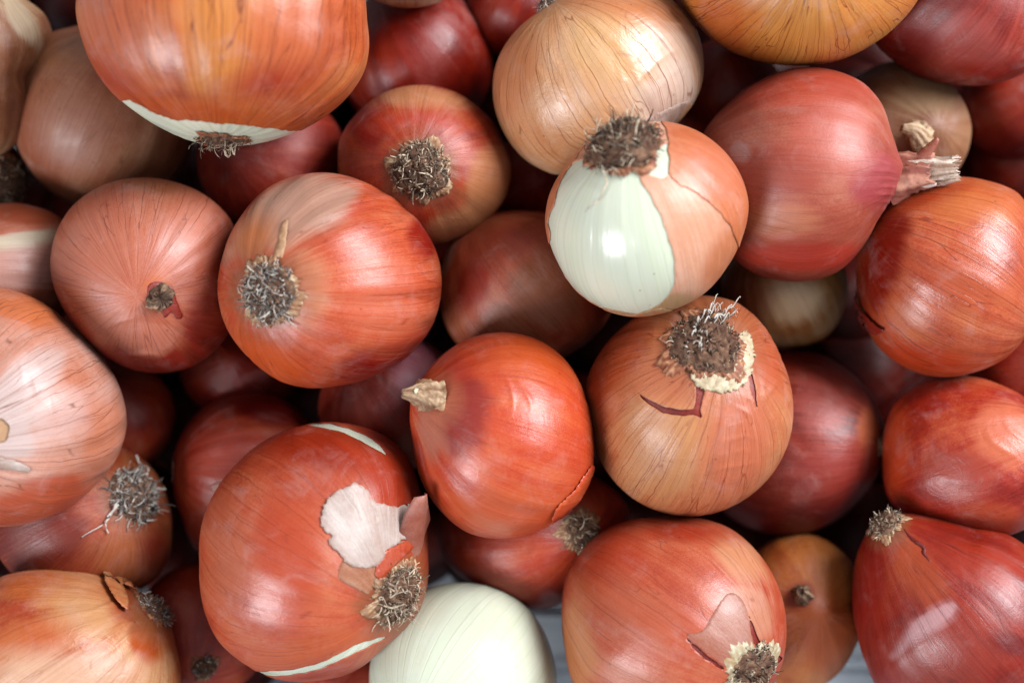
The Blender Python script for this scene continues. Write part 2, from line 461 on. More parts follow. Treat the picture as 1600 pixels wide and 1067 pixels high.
def cut_layer(on, name, sd, mat, offset, lip=0.0, lipw=8.0, thick=0.0003):
    """the part of the onion's surface where sd > 0, cut exactly along the line, as a thin lifted layer"""
    V = []; idx = {}; data = []
    def vert(i):
        if i not in idx: idx[i] = len(data); data.append((i, i, 0.0))
        return idx[i]
    def edge(i, j):
        k = (min(i, j), max(i, j))
        if k not in idx:
            a, b = k; t = sd[a] / (sd[a] - sd[b]); idx[k] = len(data); data.append((a, b, t))
        return idx[k]
    F2 = []
    pos = sd > 0
    for f in on.F:
        s = [pos[i] for i in f]
        if not any(s): continue
        if all(s): F2.append(tuple(vert(i) for i in f)); continue
        out = []
        for a in range(len(f)):
            i, j = f[a], f[(a + 1) % len(f)]
            if pos[i]: out.append(vert(i))
            if pos[i] != pos[j]: out.append(edge(i, j))
        if len(out) >= 3: F2.append(tuple(out))
    A = np.array([d[0] for d in data]); B = np.array([d[1] for d in data]); T = np.array([d[2] for d in data])[:, None]
    mixf = lambda X: X[A] * (1 - T) + X[B] * T
    P = mixf(on.P); N = mixf(on.N); s = np.maximum((sd[A] * (1 - T[:, 0]) + sd[B] * T[:, 0]), 0)
    h = offset + lip * np.exp(-(s / lipw) ** 2)
    P = P + N * h[:, None]
    ts = on.ts[A] * (1 - T[:, 0]) + on.ts[B] * T[:, 0]
    o = mesh_obj(name, P - on.base, F2, mat, on.e, attrs={'mer': ('FLOAT_VECTOR', mixf(on.mer)), 'tint': ('FLOAT_COLOR', mixf(on.tc)), 'tint_strength': ('FLOAT', ts)})
    m = o.modifiers.new('thickness', 'SOLIDIFY'); m.thickness = thick; m.offset = -1
    return o

def ragged(on, amp=2.5, k=0.25, seed=0):
    rng = np.random.default_rng(seed); u = on.un; r = np.zeros(len(u))
    for _ in range(10):
        f = rng.normal(0, k, 2); r += np.cos(u @ f + rng.uniform(0, 6.28)) / (0.6 + np.hypot(*f) / k)
    return r * amp / 2.5

def project(on, px, py):
    o = Vector((0, 0, D)); d = (at(px, py, 0) - o).normalized()
    h = get_bvh(on).ray_cast(o, d)
    if h[0] is None:
        p = at(px, py, on.C.z); h = get_bvh(on).find_nearest(p)
    n = h[1]
    if n.dot(h[0] - on.C) < 0: n = -n
    return h[0], n, h[2]

def patch(on, name, poly, mat, lift=0.0005, curl=None, thick=0.00025, step=5.0, rag=1.5, seed=0, smooth=True, wave=0.0):
    """thin piece of dry skin lying on (or standing off) the onion; curl(px,py)->extra height in metres"""
    rng = random.Random(seed)
    P = smooth_poly(poly, 5) if smooth else np.array(poly, float)
    out = []
    for i in range(len(P)):
        a, b = P[i], P[(i + 1) % len(P)]
        n = max(1, int(np.hypot(*(b - a)) / (step * 0.5)))
        for k in range(n):
            q = a + (b - a) * k / n
            out.append((q[0] + rng.uniform(-rag, rag), q[1] + rng.uniform(-rag, rag)))
    B = np.array(out)
    inner = []
    x0, y0 = B.min(0); x1, y1 = B.max(0)
    gy = y0
    while gy < y1:
        gx = x0
        while gx < x1:
            inner.append((gx + rng.uniform(-1, 1), gy + rng.uniform(-1, 1))); gx += step
        gy += step
    inner = np.array(inner)
    if len(inner):
        sdv = poly_sd(inner, B); inner = inner[sdv > step * 0.45]
    co = [Vector((float(a), float(b))) for a, b in B] + [Vector((float(a), float(b))) for a, b in inner]
    nb = len(B)
    r = delaunay_2d_cdt(co, [(i, (i + 1) % nb) for i in range(nb)], [], 1, 1e-4)
    V2, F2 = r[0], r[2]
    V = []; mer = []; tc = []; ts = []
    for v in V2:
        p, n, fi = project(on, v.x, v.y)
        h = lift + (curl(v.x, v.y) if curl else 0.0)
        if wave: h += wave * (math.sin(v.x * 0.05 + seed + 1.5 * math.sin(v.y * 0.03)) + 0.5 * math.sin(v.x * 0.11 - v.y * 0.04 + seed * 2))
        V.append(np.array(p) + np.array(n) * h)
        f = on.F[fi]; mer.append(on.mer[list(f)].mean(0)); tc.append((0.5, 0.5, 0.5, 0)); ts.append(0)
    V = np.array(V) - on.base
    ffix = []
    for f in F2:
        a, b, c_ = [V[i] for i in f[:3]]
        n = np.cross(b - a, c_ - a)
        ffix.append(tuple(f) if n[2] > 0 else tuple(reversed(f)))
    o = mesh_obj(name, V, ffix, mat, on.e, attrs={'mer': ('FLOAT_VECTOR', mer), 'tint': ('FLOAT_COLOR', tc), 'tint_strength': ('FLOAT', ts), 'shade': ('FLOAT', [0.7] * len(V))})
    m = o.modifiers.new('thickness', 'SOLIDIFY'); m.thickness = thick; m.offset = -1
    return o

# ---------------------------------------------------------------- roots, necks
def tube(V, F, SH, pts, rad, shade, sides=5, flat=1.0):
    n = len(pts); base = len(V)
    for i, p in enumerate(pts):
        t = (pts[min(i + 1, n - 1)] - pts[max(i - 1, 0)])
        if t.length < 1e-9: t = Vector((0, 0, 1))
        t.normalize(); a = t.orthogonal().normalized(); b = t.cross(a)
        r = rad[i]
        for k in range(sides):
            an = 2 * math.pi * k / sides
            V.append(p + a * (math.cos(an) * r) + b * (math.sin(an) * r * flat)); SH.append(shade)
    for i in range(n - 1):
        for k in range(sides):
            k2 = (k + 1) % sides
            F.append((base + i * sides + k, base + i * sides + k2, base + (i + 1) * sides + k2, base + (i + 1) * sides + k))
    F.append(tuple(base + (n - 1) * sides + k for k in range(sides)))

def frame(on, pos=None):
    if pos is None: p = Vector(on.P[0]); n = Vector(on.N[0])
    else: p, n, _ = project(on, *pos); 
    if pos is not None:
        # average normal around the spot for a steady frame
        n = (n + (p - on.C).normalized()).normalized()
    a = n.orthogonal().normalized()
    return p, n, a, n.cross(a)

def surf(on, q):
    h = get_bvh(on).find_nearest(q)
    n = h[1]
    if n.dot(h[0] - on.C) < 0: n = -n
    return h[0], n

def roots(on, rpx, n=170, length=14, pos=None, mat=MAT_ROOT, seed=0, thick=1.5, collar=MAT_COLLAR, collar_w=1.25,
          dome=0.25, stretch=(1.0, 1.0), lean=(0, 0, 0), pale=0.5, long_ones=(), plate_mat=None, spread=0.9):
    rng = random.Random(seed + 5); k = (D - on.C.z) / D * S
    p0, n0, a, b = frame(on, pos); R = rpx * k * 0.92
    lean = Vector(lean)
    # crusty root plate
    V = []; F = []; SH = []
    rings, segs = 12, 36
    for i in range(rings + 1):
        for j in range(segs if i else 1):
            an = 2 * math.pi * j / segs; rr = i / rings
            irr = 1 + 0.10 * math.sin(3 * an + seed) + 0.06 * math.sin(7 * an + seed * 2) + 0.05 * math.sin(13 * an)
            q = p0 + (a * math.cos(an) * stretch[0] + b * math.sin(an) * stretch[1]) * (R * rr * irr)
            s, sn = surf(on, q)
            hh = dome * R * (1 - rr ** 2.2) + R * 0.11 * rng.uniform(-1, 1) * (1 - rr ** 6) + (0.0004 if rr < 1 else -0.0004)
            V.append(s + sn * hh); SH.append(rng.uniform(0, 0.7))
    for j in range(segs): F.append((0, 1 + j, 1 + (j + 1) % segs))
    for i in range(rings - 1):
        s0 = 1 + i * segs; s1 = s0 + segs
        for j in range(segs):
            j2 = (j + 1) % segs; F.append((s0 + j, s1 + j, s1 + j2, s0 + j2))
    mesh_obj('root_plate', np.array([tuple(v) for v in V]) - on.base, F, plate_mat or MAT_PLATE, on.e, attrs={'shade': ('FLOAT', SH)})
    # ragged papery collar
    if collar:
        V = []; F = []; SH = []; segs = 120
        for j in range(segs):
            an = 2 * math.pi * j / segs
            irr = 1 + 0.10 * math.sin(3 * an + seed) + 0.06 * math.sin(7 * an + seed * 2) + 0.05 * math.sin(13 * an)
            ro = 0.9 + (collar_w - 0.9) * max(0.1, 0.9 + rng.uniform(-0.35, 0.5) + 0.55 * math.sin(3 * an + seed * 1.7) + 0.4 * math.sin(7 * an + seed))
            for t in range(5):
                u = t / 4; rr = 0.82 + (ro - 0.82) * u
                q = p0 + (a * math.cos(an) * stretch[0] + b * math.sin(an) * stretch[1]) * (R * rr * irr)
                s, sn = surf(on, q)
                V.append(s + sn * (0.0001 + 0.0011 * math.sin(u * 3.0) * rng.uniform(0.5, 1.2) * R / 0.011 + (0.0004 if t == 0 else 0)))
                SH.append(rng.uniform(0.0, 0.9))
        for j in range(segs):
            j2 = (j + 1) % segs
            for t in range(4): F.append((j * 5 + t, j * 5 + t + 1, j2 * 5 + t + 1, j2 * 5 + t))
        mesh_obj('collar', np.array([tuple(v) for v in V]) - on.base, F, collar, on.e, attrs={'shade': ('FLOAT', SH)})
    # tangled rootlets
    V = []; F = []; SH = []
    for _ in range(int(n * 1.5)):
        an = rng.uniform(0, 6.283); rr = math.sqrt(rng.random()) * 0.97
        q = p0 + (a * math.cos(an) * stretch[0] + b * math.sin(an) * stretch[1]) * (R * rr)
        s, sn = surf(on, q); s = s + sn * (dome * R * (1 - rr ** 2.2))
        out = (s - p0); out = out.normalized() if out.length > 1e-6 else a
        d = (n0 * rng.uniform(0.05, 0.7) + out * rng.uniform(-0.3, spread) + a * rng.uniform(-.6, .6) + b * rng.uniform(-.6, .6) + lean).normalized()
        ln = length * k * rng.uniform(0.45, 1.25) * (1.0 if rng.random() > .08 else 1.6); segn = 6
        pts = [s - n0 * 0.0004]; curl_ax = Vector((rng.uniform(-1, 1), rng.uniform(-1, 1), rng.uniform(-1, 1))).normalized(); cr = rng.uniform(-1.2, 1.2)
        for i in range(segn):
            d = (Matrix.Rotation(cr + rng.uniform(-.35, .35), 3, curl_ax) @ d).normalized()
            q = pts[-1] + d * (ln / segn)
            hs, hn = surf(on, q)
            if (q - hs).dot(hn) < 0.0003: q = hs + hn * 0.0005; d = (d - hn * d.dot(hn) + hn * .1).normalized()
            pts.append(q)
        w = 0.78 * thick * k * rng.uniform(0.55, 1.15)
        sh = min(1, max(0, rng.gauss(pale, 0.33))); w *= rng.choice((.6, .8, 1.0, 1.25))
        tube(V, F, SH, pts, [w * (1 - 0.55 * (i / segn)) for i in range(segn + 1)], sh)
    for _ in range(int(n * 0.5)):                       # crumbs of soil caught in the roots
        an = rng.uniform(0, 6.283); rr = math.sqrt(rng.random()) * 1.02
        q = p0 + (a * math.cos(an) + b * math.sin(an)) * (R * rr)
        s, sn = surf(on, q); s = s + sn * (dome * R * max(0, 1 - rr ** 2.2) + rng.uniform(0, 3) * k)
        sz = k * rng.uniform(0.8, 2.6); b0 = len(V); sh = rng.uniform(-.1, .35)
        for d_ in ((1, 0, 0), (-1, 0, 0), (0, 1, 0), (0, -1, 0), (0, 0, 1), (0, 0, -1)):
            V.append(s + Vector(d_) * sz * rng.uniform(.6, 1.2)); SH.append(sh)
        for f_ in ((0, 2, 4), (2, 1, 4), (1, 3, 4), (3, 0, 4), (2, 0, 5), (1, 2, 5), (3, 1, 5), (0, 3, 5)): F.append(tuple(b0 + i for i in f_))
    o = mesh_obj('root_tuft', np.array([tuple(v) for v in V]) - on.base, F, mat, on.e, attrs={'shade': ('FLOAT', SH)})
    o['kind'] = 'stuff'
    for lp in long_ones: long_root(on, lp, mat, thick=thick * k, seed=seed)

def long_root(on, pxs, mat, thick=0.0003, h=0.0012, seed=0):
    pts = []
    P = smooth_open(pxs, 6)
    for i, q in enumerate(P):
        p, n, _ = project(on, q[0], q[1])
        pts.append(p + n * (h * (1 + 0.8 * math.sin(i * 0.9 + seed)) + 0.0006))
    V = []; F = []; SH = []
    tube(V, F, SH, pts, [thick * (1.0 - 0.6 * i / len(pts)) for i in range(len(pts))], 0.85, 6)
    return mesh_obj('rootlet', np.array([tuple(v) for v in V]) - on.base, F, mat, on.e, attrs={'shade': ('FLOAT', SH)})

def smooth_open(pts, n=6):
    P = [np.array(p, float) for p in pts]; P = [2 * P[0] - P[1]] + P + [2 * P[-1] - P[-2]]; out = []
    for i in range(1, len(P) - 2):
        p0, p1, p2, p3 = P[i - 1:i + 3]
        for k in range(n):
            t = k / n
            out.append(0.5 * ((2 * p1) + (-p0 + p2) * t + (2 * p0 - 5 * p1 + 4 * p2 - p3) * t * t + (-p0 + 3 * p1 - 3 * p2 + p3) * t ** 3))
    out.append(P[-2]); return out

def neck(on, pts3, radii, mat, seed=0, name='neck', ridges=9, ragged_end=0.3, hollow=True, flat=1.0):
    """dry neck: a ridged, slightly twisted tapering tube along 3D points, torn at its end"""
    rng = random.Random(seed); sides = 44
    P = smooth_open([tuple(p) for p in pts3], 5); n = len(P)
    rad = np.interp(np.linspace(0, len(radii) - 1, n), range(len(radii)), radii)
    V = []; F = []; SH = []
    ph = [rng.uniform(0, 6.28) for _ in range(4)]; ref = None
    rag = [rng.uniform(0, ragged_end) for _ in range(sides)]
    prof = [rng.gauss(0, 1) for _ in range(sides)]
    prof = [(prof[k - 1] + prof[k] * 2 + prof[(k + 1) % sides]) / 2.6 for k in range(sides)]
    wr = [rng.gauss(0, .05) for _ in range(400)]
    for i in range(n):
        p = Vector(P[i]); t = Vector(P[min(i + 1, n - 1)]) - Vector(P[max(i - 1, 0)]); t.normalize()
        if ref is None: ref = t.orthogonal().normalized()
        a = (ref - t * ref.dot(t)).normalized(); ref = a; b = t.cross(a)
        for k in range(sides):
            an = 2 * math.pi * k / sides + 0.25 * i / n
            r = rad[i] * (1 + 0.075 * prof[k] + wr[i * 3 + k // 15] + 0.05 * math.sin(ridges * an + ph[1] + i * 0.3) + 0.08 * math.sin(2 * an + ph[2] + i * 0.2) + rng.uniform(-.03, .03))
            sh = 0.5 + 0.22 * prof[k] + rng.uniform(-.2, .2)
            q = p + a * (math.cos(an) * r) + b * (math.sin(an) * r * flat)
            if i >= n - 2: q += t * (rag[k] * rad[i])
            V.append(q); SH.append(sh)
    for i in range(n - 1):
        for k in range(sides):
            k2 = (k + 1) % sides
            F.append((i * sides + k, i * sides + k2, (i + 1) * sides + k2, (i + 1) * sides + k))
    # inner funnel closes the end
    p = Vector(P[-1]); t = (Vector(P[-1]) - Vector(P[-2])).normalized()
    b0 = len(V); e0 = (n - 1) * sides
    for k in range(sides):
        q = V[e0 + k]; V.append(p + (q - p) * 0.62 - t * rad[-1] * 0.25 + t * rng.uniform(0, .25) * rad[-1]); SH.append(rng.uniform(0.0, 0.5))
    V.append(p - t * rad[-1] * 0.4); SH.append(0.1); ctr = len(V) - 1
    for k in range(sides):
        k2 = (k + 1) % sides
        F.append((e0 + k, e0 + k2, b0 + k2, b0 + k)); F.append((b0 + k, b0 + k2, ctr))
    return mesh_obj(name, np.array([tuple(v) for v in V]) - on.base, F, mat, on.e, attrs={'shade': ('FLOAT', SH)})

def scale_on(on, name, p, d, up, length, width, mat, seed=0, bend=0.3, shade=0.7):
    """small free-standing papery scale: starts at p, runs along d, curving towards up"""
    rng = random.Random(seed); V = []; F = []; SH = []
    side = d.cross(up).normalized(); nu, nv = 9, 6
    for i in range(nu + 1):
        u = i / nu; w = width * (math.sin(math.pi * (0.18 + 0.72 * u)) ** 0.8) * (1 + rng.uniform(-.08, .08))
        c = p + d * (length * u) + up * (bend * length * u * u)
        for j in range(nv + 1):
            v = j / nv * 2 - 1
            V.append(c + side * (w * v * 0.5) + up * (-0.18 * width * v * v + 0.04 * width * math.sin(9 * v + i)))
            SH.append(min(1, max(0, shade + rng.uniform(-.2, .2))))
    for i in range(nu):
        for j in range(nv):
            a = i * (nv + 1) + j; F.append((a, a + 1, a + nv + 2, a + nv + 1))
    o = mesh_obj(name, np.array([tuple(v) for v in V]) - on.base, F, mat, on.e, attrs={'shade': ('FLOAT', SH), 'mer': ('FLOAT_VECTOR', [(0.3, 0.3, 0.1)] * len(V))})
    m = o.modifiers.new('thickness', 'SOLIDIFY'); m.thickness = 0.0002
    return o

# ---------------------------------------------------------------- colours of the skins
sm = skin_material
PAL = {
 'A': sm('skin_amber', (156, 58, 26), (204, 106, 64), (224, 152, 98), 1, 0.8, 8, 0.028, (120, 45, 20), 0.30),
 'B': sm('skin_brown', (140, 72, 42), (168, 106, 76), (190, 140, 110), 2, 0.25, rough=0.45, wrinkle=.15),
 'C': sm('skin_tan', (140, 80, 50), (178, 122, 88), (214, 180, 140), 3, 0.3, rough=0.42),
 'E': sm('skin_salmon', (176, 90, 62), (214, 130, 104), (232, 180, 160), 4, 0.15),
 'F': sm('skin_rose_brown', (172, 78, 48), (196, 112, 86), (212, 146, 122), 5, 0.5, 7, 0.03, (120, 50, 35), 0.38, fibre=.5, blotch=.55, wrinkle=.15),
 'G': sm('skin_pale_pink', (200, 122, 94), (216, 158, 136), (230, 196, 180), 6, 0.8, 9, 0.02, (140, 85, 65), 0.33, fibre=.35, blotch=.9, dust=.35),
 'H': sm('skin_orange_red', (166, 50, 24), (206, 96, 64), (226, 146, 112), 7, 0.4, 16, 0.03, (125, 35, 15), 0.28, fibre=1.0, blotch=.7, wrinkle=.2),
 'I': sm('skin_red_brown', (140, 28, 12), (186, 70, 36), (205, 130, 80), 8, 0.15, fibre=.9, rough=.36),
 'M': sm('skin_golden', (206, 134, 84), (222, 168, 126), (236, 202, 170), 9, 0.6, 8, 0.028, (135, 75, 40), 0.30, fibre=.35, blotch=.7, wrinkle=.5),
 'O': sm('skin_peach', (196, 100, 62), (216, 134, 96), (230, 172, 140), 10, 0.4, 10, 0.02, (150, 80, 55), 0.33, fibre=.8, blotch=.6),
 'O2': sm('skin_inner_pink', (214, 140, 106), (228, 168, 138), (238, 198, 172), 11, 0.35, 10, 0.02, (180, 110, 80), 0.33, fibre=1.1, blotch=.6),
 'P': sm('skin_rose', (146, 54, 36), (174, 84, 64), (198, 126, 104), 12, 0.22, 9, 0.03, rough=0.42, fibre=.5, blotch=.8, wrinkle=.15, dust=.2),
 'Q': sm('skin_gold_amber', (196, 98, 36), (218, 140, 72), (232, 176, 108), 13, 0.85, 8, 0.024, (130, 55, 20), 0.30, fibre=.3, blotch=.5, wrinkle=.12),
 'R': sm('skin_crimson', (105, 14, 6), (152, 38, 20), (182, 76, 52), 14, 0.25, rough=.42),
 'S': sm('skin_grey_brown', (120, 70, 40), (160, 112, 80), (185, 145, 110), 15, 0.0, rough=.45),
 'U': sm('skin_copper', (145, 40, 16), (194, 90, 56), (220, 136, 96), 16, 0.6, 11, 0.026, (120, 40, 15), 0.26, fibre=.7, blotch=.7),
 'V': sm('skin_cream_brown', (150, 85, 35), (190, 140, 85), (215, 195, 150), 17, 0.0, rough=.35),
 'X': sm('skin_ochre', (168, 66, 32), (206, 128, 90), (222, 168, 128), 18, 0.7, 9, 0.022, (140, 60, 35), 0.32, fibre=.9, blotch=.6, wrinkle=.35),
 'Y': sm('skin_wine', (100, 16, 8), (158, 54, 36), (190, 100, 76), 19, 0.3, 10, 0.03, (95, 25, 20), .36, fibre=.7),
 'Z': sm('skin_scarlet', (130, 18, 8), (174, 50, 28), (210, 108, 70), 20, 0.0, rough=.34, wrinkle=.5, blotch=1.2, dust=.25),
 'AA': sm('skin_deep_red', (112, 18, 8), (156, 40, 20), (182, 78, 44), 21, 0.4, 14, 0.03, (85, 16, 10), .32, fibre=1.0, blotch=.8, dust=.12),
 'AC': sm('skin_rust', (164, 50, 28), (194, 92, 64), (214, 136, 106), 22, 0.42, 9, 0.02, (130, 50, 35), .32, fibre=.6, blotch=.8, wrinkle=.2),
 'AF': sm('skin_vermilion', (166, 36, 20), (208, 84, 50), (224, 124, 82), 23, 0.25, 12, 0.02, (150, 40, 25), .30, fibre=.7, blotch=.6, wrinkle=.3),
 'AG': sm('skin_plum', (110, 20, 10), (154, 48, 30), (182, 86, 60), 24, 0, rough=.44, spec=.4),
 'AH': sm('skin_brick', (166, 54, 28), (198, 92, 62), (216, 132, 98), 25, 0.5, 9, 0.024, (150, 60, 40), .32, fibre=.5, blotch=.8, wrinkle=.2),
 'AI': sm('skin_red', (140, 26, 8), (186, 66, 36), (206, 108, 70), 26, 0.3, rough=.38),
 'AL': sm('skin_chestnut', (128, 30, 10), (176, 78, 42), (206, 128, 86), 27, 0.4, fibre=1.2, rough=.42),
 'AM': sm('skin_sand', (178, 72, 32), (206, 132, 86), (226, 182, 138), 28, 0.3, 9, 0.018, (150, 80, 45), .36, fibre=.3, blotch=1.2, wrinkle=.6, dust=.3),
 'W': sm('skin_umber', (160, 44, 20), (196, 98, 66), (212, 140, 104), 29, 0.3, fibre=.7, rough=.42),
 'AB': sm('skin_caramel', (160, 70, 30), (196, 116, 58), (212, 146, 88), 30, 0.15, 8, .03, rough=.42, fibre=.5),
 'D': sm('skin_shadow_red', (100, 13, 4), (146, 32, 12), (172, 60, 30), 31, 0.25, rough=.34, spec=.4, fibre=.8),  # red lowered so the colour carries the shade between upper onions
 'DD': sm('skin_deep_shadow_red', (60, 8, 4), (92, 18, 8), (124, 40, 22), 38, 0.0, rough=.4, spec=.3),  # near-black red: the darkness of the bottom gaps is in the colour
 'PAPER': sm('papery_white', (186, 130, 108), (216, 190, 172), (234, 220, 208), 32, 0.6, 12, 0.02, (240, 228, 214), .36, fibre=1.3, blotch=1.3, spots=.2, thin=.32),
 'FLAP': sm('papery_pink', (180, 96, 76), (210, 150, 132), (234, 200, 188), 33, 0.2, 12, 0.02, (170, 90, 70), .38, fibre=1.0, blotch=.9, thin=.22),
 'ACF': sm('skin_rust_thin', (184, 92, 70), (208, 138, 116), (224, 176, 158), 36, 0.15, 9, 0.02, (150, 70, 50), .32, fibre=.8, blotch=.9, thin=.52),
 'AHF': sm('skin_brick_thin', (180, 100, 70), (208, 148, 116), (224, 186, 160), 37, 0.15, 9, 0.02, (150, 70, 50), .36, fibre=.8, blotch=.9, thin=.35),
 'INNER': sm('under_skin_red', (96, 18, 8), (138, 34, 16), (166, 56, 30), 34, 0.0, rough=.4, fibre=1.0),
 'DRYTAN': sm('papery_tan', (170, 120, 80), (206, 166, 128), (228, 204, 172), 35, 0.0, rough=.5, fibre=.8),
}
MAT_RIM = fibre_material('pale_root_rim', (150, 105, 62), (226, 218, 186), .5, 260)
MAT_PNECK = fibre_material('rosy_dry_neck', (136, 62, 52), (206, 146, 122), .55, 350)
WHITE = flesh_material('white_onion_flesh', (228, 233, 212), (214, 222, 194), 0.20, 5)

# ---------------------------------------------------------------- where the onions lie, from the topmost down
# key, centre px, radii px, highest level (m), visible pole px, which end
LIE = [
 ('A', (347, 25), (230, 200), 0.024, (350, 250), 'root'),
 ('O', (1010, 340), (160, 155), 0.022, (972, 226), 'root'),
 ('H', (515, 438), (175, 168), 0.004, (420, 456), 'root'),
 ('AF', (785, 680), (143, 160), 0.006, (655, 632), 'neck'),
 ('Q', (1250, -60), (195, 165), 0.008, (1235, -20), 'root'),
 ('G', (20, 636), (178, 186), 0.008, (-20, 680), 'neck'),
 ('AH', (492, 862), (180, 200), 0.002, (622, 925), 'root'),
 ('X', (1076, 635), (162, 171), -0.001, (1106, 552), 'root'),
 ('M', (935, 122), (165, 152), 0.0, (852, 5), 'root'),
 ('P', (1250, 272), (158, 167), -0.002, (1412, 282), 'neck'),
 ('AC', (1053, 975), (175, 168), 0.0, (1180, 1050), 'root'),
 ('AM', (100, 1045), (180, 155), 0.0, (243, 945), 'root'),
 ('AA', (1500, 965), (172, 158), -0.003, (1378, 818), 'root'),
 ('U', (1478, 433), (143, 155), -0.008, (1625, 520), 'root'),
 ('F', (226, 430), (148, 153), -0.007, (252, 466), 'neck'),
 ('AD', (723, 1058), (148, 148), -0.010, (650, 1120), 'root'),
 ('R', (1500, 5), (140, 128), -0.010, (1560, -60), 'neck'),
 ('I', (663, 258), (136, 126), -0.016, (657, 266), 'root'),
 ('K', (632, -110), (122, 122), -0.005, (632, -160), 'neck'),
 ('Z', (1530, 715), (150, 130), -0.014, (1650, 660), 'neck'),
 ('Y', (1240, 692), (145, 145), -0.022, (1378, 700), 'root'),
 ('C', (-42, 105), (122, 150), -0.018, (-20, -20), 'neck'),
 ('B', (160, 185), (146, 142), -0.022, (225, 60), 'neck'),
 ('E', (15, 425), (108, 110), -0.014, (-60, 420), 'root'),
 ('W', (825, 446), (136, 120), -0.026, (740, 350), 'neck'),
 ('AI', (385, 738), (118, 128), -0.026, (275, 725), 'root'),
 ('AL', (130, 815), (140, 116), -0.026, (212, 768), 'root'),
 ('S', (1410, 202), (108, 108), -0.036, (1430, 215), 'neck'),
 ('L', (425, 250), (118, 110), -0.040, (380, 250), 'neck'),
 ('J', (650, 95), (122, 122), -0.036, (600, 20), 'root'),
 ('AE', (828, 838), (150, 115), -0.034, (905, 830), 'root'),
 ('AG', (612, 630), (116, 110), -0.036, (560, 560), 'root'),
 ('V', (1225, 448), (98, 95), -0.040, (1180, 380), 'root'),
 ('AB', (1250, 952), (104, 120), -0.034, (1254, 930), 'neck'),
 ('AN', (315, 985), (105, 105), -0.036, (320, 1040), 'neck'),
 ('D', (-55, 280), (100, 80), -0.034, (15, 286), 'root'),
 ('AJ', (195, 650), (80, 82), -0.050, (200, 600), 'neck'),
 ('AK', (375, 575), (95, 80), -0.054, (380, 560), 'neck'),
 ('AO', (1135, 150), (88, 90), -0.044, (1120, 100), 'neck'),
 ('T1', (1580, 170), (85, 78), -0.046, (1600, 150), 'neck'),
 ('T2', (1588, 262), (80, 75), -0.048, (1600, 260), 'root'),
 ('N', (805, 10), (82, 82), -0.044, (830, -30), 'neck'),
 ('T3', (1590, 590), (80, 76), -0.048, (1600, 570), 'neck'),
 ('AP', (835, 285), (80, 72), -0.052, (840, 290), 'neck'),
 ('AQ', (560, 1060), (90, 80), -0.050, (540, 1060), 'neck'),
]
LEVEL = {}; _done = []
for key, c, r, zmax, pole, end in LIE:
    z = zmax; rm = (r[0] + r[1]) / 2
    for k2, c2, r2, z2 in _done:
        d = math.hypot(c[0] - c2[0], c[1] - c2[1]); rs = (rm + r2) * 0.84
        if d < rs: z = min(z, z2 - math.sqrt(rs * rs - d * d) * S)
    LEVEL[key] = z; _done.append((key, c, rm, z))
SPEC = {l[0]: l for l in LIE}
SOIL = {'H': (418, 458, 50), 'X': (1102, 536, 62), 'I': (657, 266, 46), 'AL': (212, 772, 46), 'AH': (624, 930, 52), 'AM': (240, 950, 36), 'AE': (905, 830, 26), 'AA': (1384, 818, 28)}
def onion(key, label, mat, **kw):
    _, c, r, _, pole, end = SPEC[key]
    if key in SOIL:
        x, y, rr = SOIL[key]
        kw['tints'] = list(kw.get('tints', ())) + [((x, y, rr * 1.28, rr * 1.28, 0), (150, 92, 58), .62, rr * .5)]
    return make_onion(key, label, c, r, LEVEL[key], pole, end, mat=PAL.get(mat, WHITE), seed=len(ONIONS) * 13 + 5, **kw)

# ---------------------------------------------------------------- the crate under the heap
zfloor = -0.118
def crate():
    e = bpy.data.objects.new('crate', None); COL.objects.link(e); e.location = (0, 0, zfloor)
    e['label'] = 'pale grey plastic crate whose ribbed floor shows between the lowest onions'; e['category'] = 'crate'
    t = NT('crate_plastic')
    obj = t.n('ShaderNodeTexCoord').outputs['Object']
    n = t.noise(obj, 60, 5, 0.65)
    t.l(t.ramp(n, [(0.3, albf((196, 208, 218), .6)), (0.7, albf((222, 228, 234), .6))]), t.b.inputs['Base Color'])
    t.b.inputs['Roughness'].default_value = 0.5
    def box(name, x0, x1, y0, y1, z0, z1):
        bm = bmesh.new(); bmesh.ops.create_cube(bm, size=1)
        for v in bm.verts: v.co = ((x0 + x1) / 2 + v.co.x * (x1 - x0), (y0 + y1) / 2 + v.co.y * (y1 - y0), (z0 + z1) / 2 + v.co.z * (z1 - z0))
        bmesh.ops.bevel(bm, geom=bm.edges[:], offset=0.0012, segments=2, affect='EDGES')
        me = bpy.data.meshes.new(name); bm.to_mesh(me); bm.free(); me.materials.append(t.m)
        o = bpy.data.objects.new(name, me); COL.objects.link(o); o.parent = e; return o
    W, H = 0.224, 0.178; h = -zfloor + 0.002
    box('floor_panel', -W, W, -H, H, -0.006, -0.001)
    for i in range(-8, 9): box('floor_rib', -W + 0.004, W - 0.004, i * 0.0195 - 0.002, i * 0.0195 + 0.002, -0.0012, 0.004)
    box('side_wall', -W - 0.004, -W, -H, H, -0.006, h); box('side_wall', W, W + 0.004, -H, H, -0.006, h)
    box('end_wall', -W - 0.004, W + 0.004, -H - 0.0045, -H - 0.0005, -0.0065, h); box('end_wall', -W - 0.004, W + 0.004, H + 0.0005, H + 0.0045, -0.0065, h)
crate()

